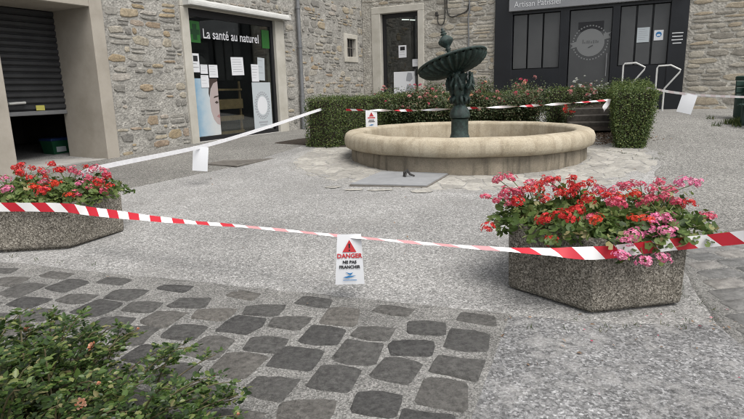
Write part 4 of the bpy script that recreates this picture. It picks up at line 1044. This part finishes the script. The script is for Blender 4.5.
for i, ((a, r_), l_) in enumerate(zip(spots, lab)):
    x, y = FC[0]+r_*math.cos(R(a)), FC[1]+r_*math.sin(R(a))
    shrub('rose_bush', l_, x, y, (.90 if i < 8 else 1.06) + .06*math.sin(i*2.1), .40, 4200, .042, MT['rosebackleaf'], [('rosepink', 5 + (i % 3)*3 + (6 if i in (7, 11) else 0)), ('rosebloom', 2), ('petal_p', 5)], 60+i, 'rose bushes behind the fountain', .075)
shrub('flowering_shrub', 'white flowered shrub above the sleeper steps before the pastry shop door', 5.0, 12.55, .80, .45, 3000, .034, MT['rosebackleaf'], [('whitepetal', 60)], 90, bs_=.05, canes=30)
shrub('flowering_shrub', 'small bush with bright red flowers at the left end of the steps', 4.05, 11.55, .55, .2, 900, .034, MT['rosebackleaf'], [('petal_r', 12)], 91, bs_=.07, canes=12)
shrub('flowering_shrub', 'low green shrub with pink blooms at the right rear of the steps', 4.62, 12.3, .72, .3, 1500, .034, MT['rosebackleaf'], [('rosepink', 10)], 92, bs_=.09, canes=14)

# sleeper steps with dry leaves below
ST = empty('sleeper_steps', (4.55, 11.2, .60), R(-9), label='three dark wooden sleeper steps right of the fountain', cat='steps')
for i in range(3):
    b = MB(); b.cbox(-.55, .60, .28*i-.1, .28*i+.14, .08+.125*i-.12, .08+.125*i+.075, .015); b.build('sleeper', MT['sleeper'], ST)
b = MB(); b.add([(-.55,-.3,.0),(.6,-.3,.0),(.6,1.2,.5),(-.55,1.2,.5)], [(0,1,2,3)]); b.build('earth', MT['soil'], ST)
def litter(name, label, n, fx, mat, size, seed, off=.012, flatness=.35, cat_=None):
    rr = np.random.default_rng(seed); P = np.array([fx(rr) for _ in range(n)]); P = np.array([[x, y, g(x, y)+off+rr.uniform(0,.012)] for x, y in P])
    X, Y, Z = frames(np.array([0,0,1.]) + rr.normal(0, flatness, (n, 3)), rr)
    return tag(scatter(name, *LEAF6, P, X, Y, Z, rr.uniform(.5, 1.3, n)*size, mat), label=label, cat=cat_, kind='stuff')
litter('leaf_litter', 'brown dry leaf litter on the slope below the sleeper steps', 1500, lambda r: (4.15 + r.normal(.3,.28), 10.6 + r.uniform(-.7,.75)), MT['deadleaf'], .045, 3, .01, .5, 'leaves')
litter('fallen_petals', 'red petals fallen on the paving around the right planter', 22, lambda r: (r.uniform(.9, 2.6), r.choice([r.uniform(2.75,3.1), r.uniform(2.95, 3.2), r.uniform(2.2,3.2)])), MT['petal_p'], .018, 4, .012, .3, 'petals')

def strewn(r):
    q = r.uniform()
    if q < .4: return (r.uniform(.7, 2.3), r.uniform(2.5, 3.15))
    if q < .7: return (r.uniform(2.6, 4.6), r.uniform(6.6, 9.2))
    return (r.uniform(-3.2, 3.0), r.uniform(3.0, 8.5))
litter('dry_leaves', 'small brown dry leaves strewn thinly over the square', 90, strewn, MT['deadleaf'], .026, 14, .012, .4, 'leaves')
# ------------------------------------------------------------------ foreground rose shrub
def big_rose():
    rr = np.random.default_rng(77); x0, y0 = -1.54, 1.88; z0 = g(x0, y0)
    k = empty('rose_shrub', (x0, y0, z0), label='leafy green rose shrub with faded orange blooms in the left foreground', cat='shrub')
    b = MB(); P = []; X = []; N = []; tipl = []
    for i in range(250):
        cl = (i*7) % 23; a = cl*2.399 + rr.normal(0,.22); rad = min(1, max(0, math.sqrt((cl+.5)/23) + rr.normal(0,.09)))
        tx, ty = rad*.98*math.cos(a), rad*.85*math.sin(a)
        bx_, by_ = tx*.55 + rr.normal(0,.08), ty*.55 + rr.normal(0,.08)
        H = (.57*(1 - .55*rad**2.2))*rr.uniform(.66, 1.1)*(.88 + .2*math.sin(cl*5.3))
        droop = .05*rr.uniform(0, 1)
        pts_ = []
        for q in range(9):
            t = q/8; pts_.append(np.array([bx_ + (tx-bx_)*t*1.05, by_ + (ty-by_)*t*1.05, H*(1-(1-t)**1.8) - droop*t**3]))
        b.tube([tuple(p) for p in pts_], list(np.linspace(.006,.002,9)), 5, False); tipl.append(pts_[-1])
        nl = 22
        for j in range(nl):
            t = rr.uniform(.22, 1.0); i0 = min(7, int(t*8)); p = pts_[i0] + (pts_[i0+1]-pts_[i0])*(t*8-i0)
            d = rr.normal(size=3); d[2] = abs(d[2])*.35 + .1; d /= np.linalg.norm(d)
            side = np.cross(d, [0,0,1]); side /= np.linalg.norm(side)+1e-6
            L = rr.uniform(.042,.07)
            for (u, s_) in ((.45,-1),(.45,1),(.78,-1),(.78,1),(1.05,0)):
                dirv = d*(1 if s_ == 0 else .55) + side*s_*.8; dirv /= np.linalg.norm(dirv)
                size = rr.uniform(.018,.028)
                P.append(p + d*L*u + dirv*size*.5 + np.array([0,0,-.012*u])); X.append(dirv)
                nn_ = np.array([0,0,1.]) + rr.normal(0,.38,3); N.append(nn_)
    b.build('canes', MT['cane'], k)
    P = np.array(P); X = np.array(X); N = np.array(N)
    Z = N - X*np.sum(N*X, axis=1, keepdims=True); Z /= np.linalg.norm(Z, axis=1, keepdims=True); Y = np.cross(Z, X)
    scatter('foliage', *LEAF6, P, X, Y, Z, rr.uniform(.014,.04, len(P)), MT['roseleaf'], k)
    for (px_, py_, pz_, s_) in ((.30,.38,.36,.034),(.48,-.08,.36,.032),(-.30,.35,.45,.036),(-.05,.5,.40,.03)):
        o = link('bloom', BLO['rosebloom'], k, (px_, py_, pz_)); o.scale = (s_,)*3; o.rotation_euler = (.8, rr.uniform(-.4,.4), rr.uniform(0,6))
    for t in tipl[::9]:
        o = link('seed_head', BLO['rosebloom'], k, tuple(t)); o.scale = (.014,.014,.02)
big_rose()

# weeds and grass
def blades(name, label, spots_, seed, hgt=.07, n=22, cat_='grass'):
    rr = np.random.default_rng(seed); P = []; X = []; N = []
    for (x, y, r) in spots_:
        for _ in range(n):
            a = rr.uniform(0, 6.28); q = r*math.sqrt(rr.uniform()); px_, py_ = x+q*math.cos(a), y+q*math.sin(a)
            d = np.array([rr.normal(0,.45), rr.normal(0,.45), 1.]); d /= np.linalg.norm(d); h_ = hgt*rr.uniform(.4,1.2)
            P.append((px_, py_, g(px_, py_)+.005)); X.append(d*h_); N.append(h_)
    P = np.array(P); X = np.array(X); h_ = np.array(N)[:, None]; D = X/h_
    Y = np.cross(D, rr.normal(size=P.shape)); Y /= np.linalg.norm(Y, axis=1, keepdims=True); Z = np.cross(D, Y)
    return tag(scatter(name, [(0,-.05,0),(0,.05,0),(.6,.035,.06),(1,0,.18),(.6,-.035,.06)], [(0,1,2,3,4)], P, D, Y, Z, h_.ravel(), MT['grass']), label=label, cat=cat_, kind='stuff')
blades('grass_patch', 'patch of green grass beside the bench at the right edge', [(7.75 + random.gauss(0,.33), 11.2 + random.gauss(0,.28), .09) for _ in range(120)], 8, .10, 30)
wd = [(1.35+.1*i + random.uniform(-.04,.04), 3.02 + random.uniform(-.06,.03), .03) for i in range(6)] + [(2.06 + random.uniform(-.05,.05), 3.05+.12*i, .03) for i in range(8)]
wd += [(4.3 + random.uniform(-.2,.35), 8.7 + random.uniform(-.25,.35), .05) for _ in range(14)] + [(3.95 + random.uniform(-.1,.2), 9.2 + random.uniform(-.2,.2), .05) for _ in range(6)] + [(.9+.2*i, 3.0-.02*i, .03) for i in range(3)]
wd += [(-2.3 - .25*i + random.uniform(-.05,.05), 4.32 + .09*i, .03) for i in range(5)]
blades('weeds', 'sparse weeds in the joints around the planters and hedge foot', wd, 9, .032, 9, 'weeds')
blades('moss_tufts', 'low tufts along the foot of the right planter', [(1.2+.09*i, 3.10+.012*i, .02) for i in range(8)], 10, .02, 10, 'weeds')

# ------------------------------------------------------------------ barrier tapes
def tape(name, label, pts, width, rolls, mat, n=14, flutter=.0, seed=1, u0=0.0, widths=None, pale=None):
    """ribbon through the points; the roll turns it from upright (0) to edge-on (90)"""
    rr = random.Random(seed); c = cat(pts, n); rl = [float(q[0]) for q in cat([(r_, 0, 0) for r_ in rolls], n)]
    o = np.array(pts[0]); b = MB(); L = u0; prev = None
    wl_ = [float(q[0]) for q in cat([(q_, 0, 0) for q_ in (widths or [width]*len(pts))], n)]
    for i, p in enumerate(c):
        t = c[min(i+1, len(c)-1)] - c[max(i-1, 0)]; t /= np.linalg.norm(t)
        upv = np.array([0,0,1.]) - t*t[2]; upv /= np.linalg.norm(upv); sd_ = np.cross(t, upv)
        a = R(rl[i]) + flutter*math.sin(i*.7); wv = (upv*math.cos(a) + sd_*math.sin(a))*wl_[i]/2
        b.cur = 1 if pale and pale[0]*n <= i <= pale[1]*n else 0
        if prev is not None:
            L2 = L + float(np.linalg.norm(p-prev[2]))
            b.add([prev[0]-o, p-wv-o, p+wv-o, prev[1]-o], [(0,1,2,3)], [[(L,0),(L2,0),(L2,width),(L,width)]]); L = L2
        prev = (p-wv, p+wv, p)
    ob = b.build(name, [mat, MT['tapepale']] if pale else mat, smooth=True, loc=tuple(map(float, pts[0])))
    bm = bmesh.new(); bm.from_mesh(ob.data); bmesh.ops.remove_doubles(bm, verts=bm.verts, dist=1e-5); bm.to_mesh(ob.data); bm.free()
    return tag(ob, label, 'tape', 'barrier tapes around the fountain')
tape('barrier_tape', 'red and white striped tape across the foreground between the two planters', [(-4.3,4.60,.66),(-3.32,4.655,.605),(-2.70,4.715,.57),(-2.40,4.64,.545),(-1.6,4.26,.535),(-.9,3.93,.545),(-.155,3.55,.553),(.55,3.33,.53),(1.02,3.20,.523),(1.318,3.118,.53),(1.66,3.165,.545),(1.985,3.20,.56),(2.35,2.98,.66),(2.9,2.62,.80)], .08,
     [5,5,0,-25,-70,-84,-86,-84,-60,-5,5,0,8,12], MT['tape'], widths=[.08,.08,.08,.075,.065,.05,.048,.05,.06,.08,.08,.08,.08,.08], pale=(5.0, 7.6), flutter=.06)
tape('barrier_tape', 'plain white tape stretched from the left planter to the curved hedge', [(-2.95,5.62,.70),(-2.863,5.8,.768),(-2.3,7.6,.80),(-1.75,9.2,.92),(-1.12,10.6,1.10),(-.93,11.05,1.15)], .052, [-8,-8,-10,-15,-20,-20], MT['tapewhite'])
tape('barrier_tape', 'twisted striped tape strung before the hedge behind the fountain', [(-.45,10.86,1.13),(-.084,10.75,1.121),(.8,10.52,1.10),(1.75,10.3,1.12),(2.7,10.08,1.14),(3.5,9.9,1.175),(4.12,9.75,1.217)], .045, [20,60,400,700,1000,1330,1400], MT['tape'], 40)
tape('barrier_tape', 'thin striped tape from the tall hedge to the right edge', [(4.78,9.75,1.40),(5.7,10.0,1.27),(6.9,10.4,1.19),(7.6,10.6,1.16)], .045, [20,30,25,20], MT['tapefaint'])
tape('barrier_tape', 'loose knotted tape end hanging by the tall hedge above the steps', [(4.12,9.70,1.235),(4.10,9.67,1.18),(4.04,9.66,1.10),(4.02,9.64,1.02)], .075, [80,10,30,-20], MT['tape'])

# ------------------------------------------------------------------ danger signs
def sign(name, label, top, w_, h_, yaw, roll, pitch, printed, flare=1.0):
    k = empty(name, top, label=label, cat='sign', group='paper danger signs hung on the tapes')
    k.rotation_euler = (pitch, roll, yaw)
    b = MB(); ns = 8; vs_ = []; 
    for i in range(ns+1):
        t = i/ns; hw = w_/2*(1 + (flare-1)*t); y = -.008*math.sin(t*math.pi)
        vs_ += [(-hw, y, -h_*t), (0, y-.002, -h_*t), (hw, y, -h_*t)]
    b.add(vs_, [(i*3+q, (i+1)*3+q, (i+1)*3+q+1, i*3+q+1) for i in range(ns) for q in (0,1)])
    o = b.build('sheet', MT['paper'], k); md = o.modifiers.new('thickness', 'SOLIDIFY'); md.thickness = .0015; md.offset = 1
    if printed:
        y = -.0145; s = h_/.33
        b = MB(); b.poly([(-.045*s,-.115*s),(.045*s,-.115*s),(0,-.035*s)], y, .001); b.build('warning_triangle', MT['red'], k)
        b = MB(); b.poly([(-.004*s,-.09*s),(.004*s,-.09*s),(.006*s,-.06*s),(-.006*s,-.06*s)], y-.001, .001); b.poly([(-.005*s,-.107*s),(.005*s,-.107*s),(.005*s,-.098*s),(-.005*s,-.098*s)], y-.001, .001); b.build('exclamation_mark', MT['ink'], k)
        if printed == 2:
            put_text('DANGER', .040*s, 0, y, -.153*s, MT['red'], k, bold=.0012, sx=1.0)
            put_text('NE PAS', .028*s, 0, y, -.190*s, MT['ink'], k, bold=.0010)
            put_text('FRANCHIR', .028*s, 0, y, -.222*s, MT['ink'], k, bold=.0010)
            b = MB(); b.poly([(-.028*s,-.246*s),(.0*s,-.255*s),(.022*s,-.25*s),(.004*s,-.268*s),(-.006*s,-.262*s)], y, .001)
            b.poly([(-.045*s,-.282*s),(-.01*s,-.272*s),(.04*s,-.27*s),(.012*s,-.28*s),(-.02*s,-.286*s)], y, .001); b.build('logo', MT['blue'], k)
            b = MB(); b.box(-.045*s,.045*s,y,y+.001,-.302*s,-.298*s); b.build('caption', MT['blue'], k)
        else:
            b = MB(); b.box(-.07*s,.07*s,y,y+.001,-.15*s,-.13*s); b.build('heading', MT['red'], k)
            b = MB(); b.box(-.05*s,.05*s,y,y+.001,-.19*s,-.178*s); b.box(-.06*s,.06*s,y,y+.001,-.22*s,-.207*s); b.build('text_lines', MT['ink'], k)
            b = MB(); b.poly([(-.05*s,-.28*s),(.0,-.262*s),(.05*s,-.272*s),(.0,-.285*s)], y, .001); b.build('logo', MT['blue'], k)
    return k
sign('danger_sign', 'white danger sign hanging from the foreground tape, reading DANGER NE PAS FRANCHIR', (-.155,3.53,.575), .155, .335, R(3), R(1), R(-6), 2, 1.25)
sign('danger_sign', 'small white sign with red triangle hanging before the curved hedge', (.035,10.70,1.115), .22, .33, 0, 0, R(-4), 1)
sign('danger_sign', 'blank white sheet hanging from the white tape near the lane', (-2.30,7.56,.80), .20, .33, R(12), R(7), R(-3), 0)
sign('danger_sign', 'blank tilted white sheet hanging from the tape at the right lane', (5.66,9.96,1.28), .24, .34, R(-20), R(14), R(-3), 0)

# ------------------------------------------------------------------ bench and bin at the right edge
k = empty('park_bench', (7.92, 10.75, g(7.92,10.75)), R(-8), label='dark green bench partly cut by the right edge of the photograph', cat='bench')
for i in range(4):
    b = MB(); b.cbox(-.75, .75, -.28+i*.12, -.18+i*.12, .42, .46, .008); b.build('seat_slat', MT['benchpaint'], k)
for i in range(3):
    b = MB(); b.cbox(-.75, .75, .24+i*.02, .27+i*.02, .54+i*.13, .64+i*.13, .008); b.build('back_slat', MT['benchpaint'], k)
for x in (-.6, .6):
    b = MB(); b.cbox(x-.03, x+.03, -.26, -.20, 0, .42, .006); b.build('leg', MT['benchpaint'], k)
    b = MB(); b.cbox(x-.03, x+.03, .18, .24, 0, .88, .006); b.build('leg', MT['benchpaint'], k)
k = empty('litter_bin', (7.9, 11.75, g(7.9, 11.75)), label='dark green litter bin behind the bench at the right edge', cat='bin')
MB().lathe([(0,.04),(.22,.04),(.24,.08),(.25,.80),(.265,.82),(.265,.88),(.24,.90),(.22,.88),(.21,.3),(0,.3)], 24).build('body', MT['benchpaint'], k, smooth='auto')
MB().lathe([(0,0),(.18,0),(.18,.05),(0,.05)], 20).build('foot', MT['benchpaint'], k, smooth='auto')
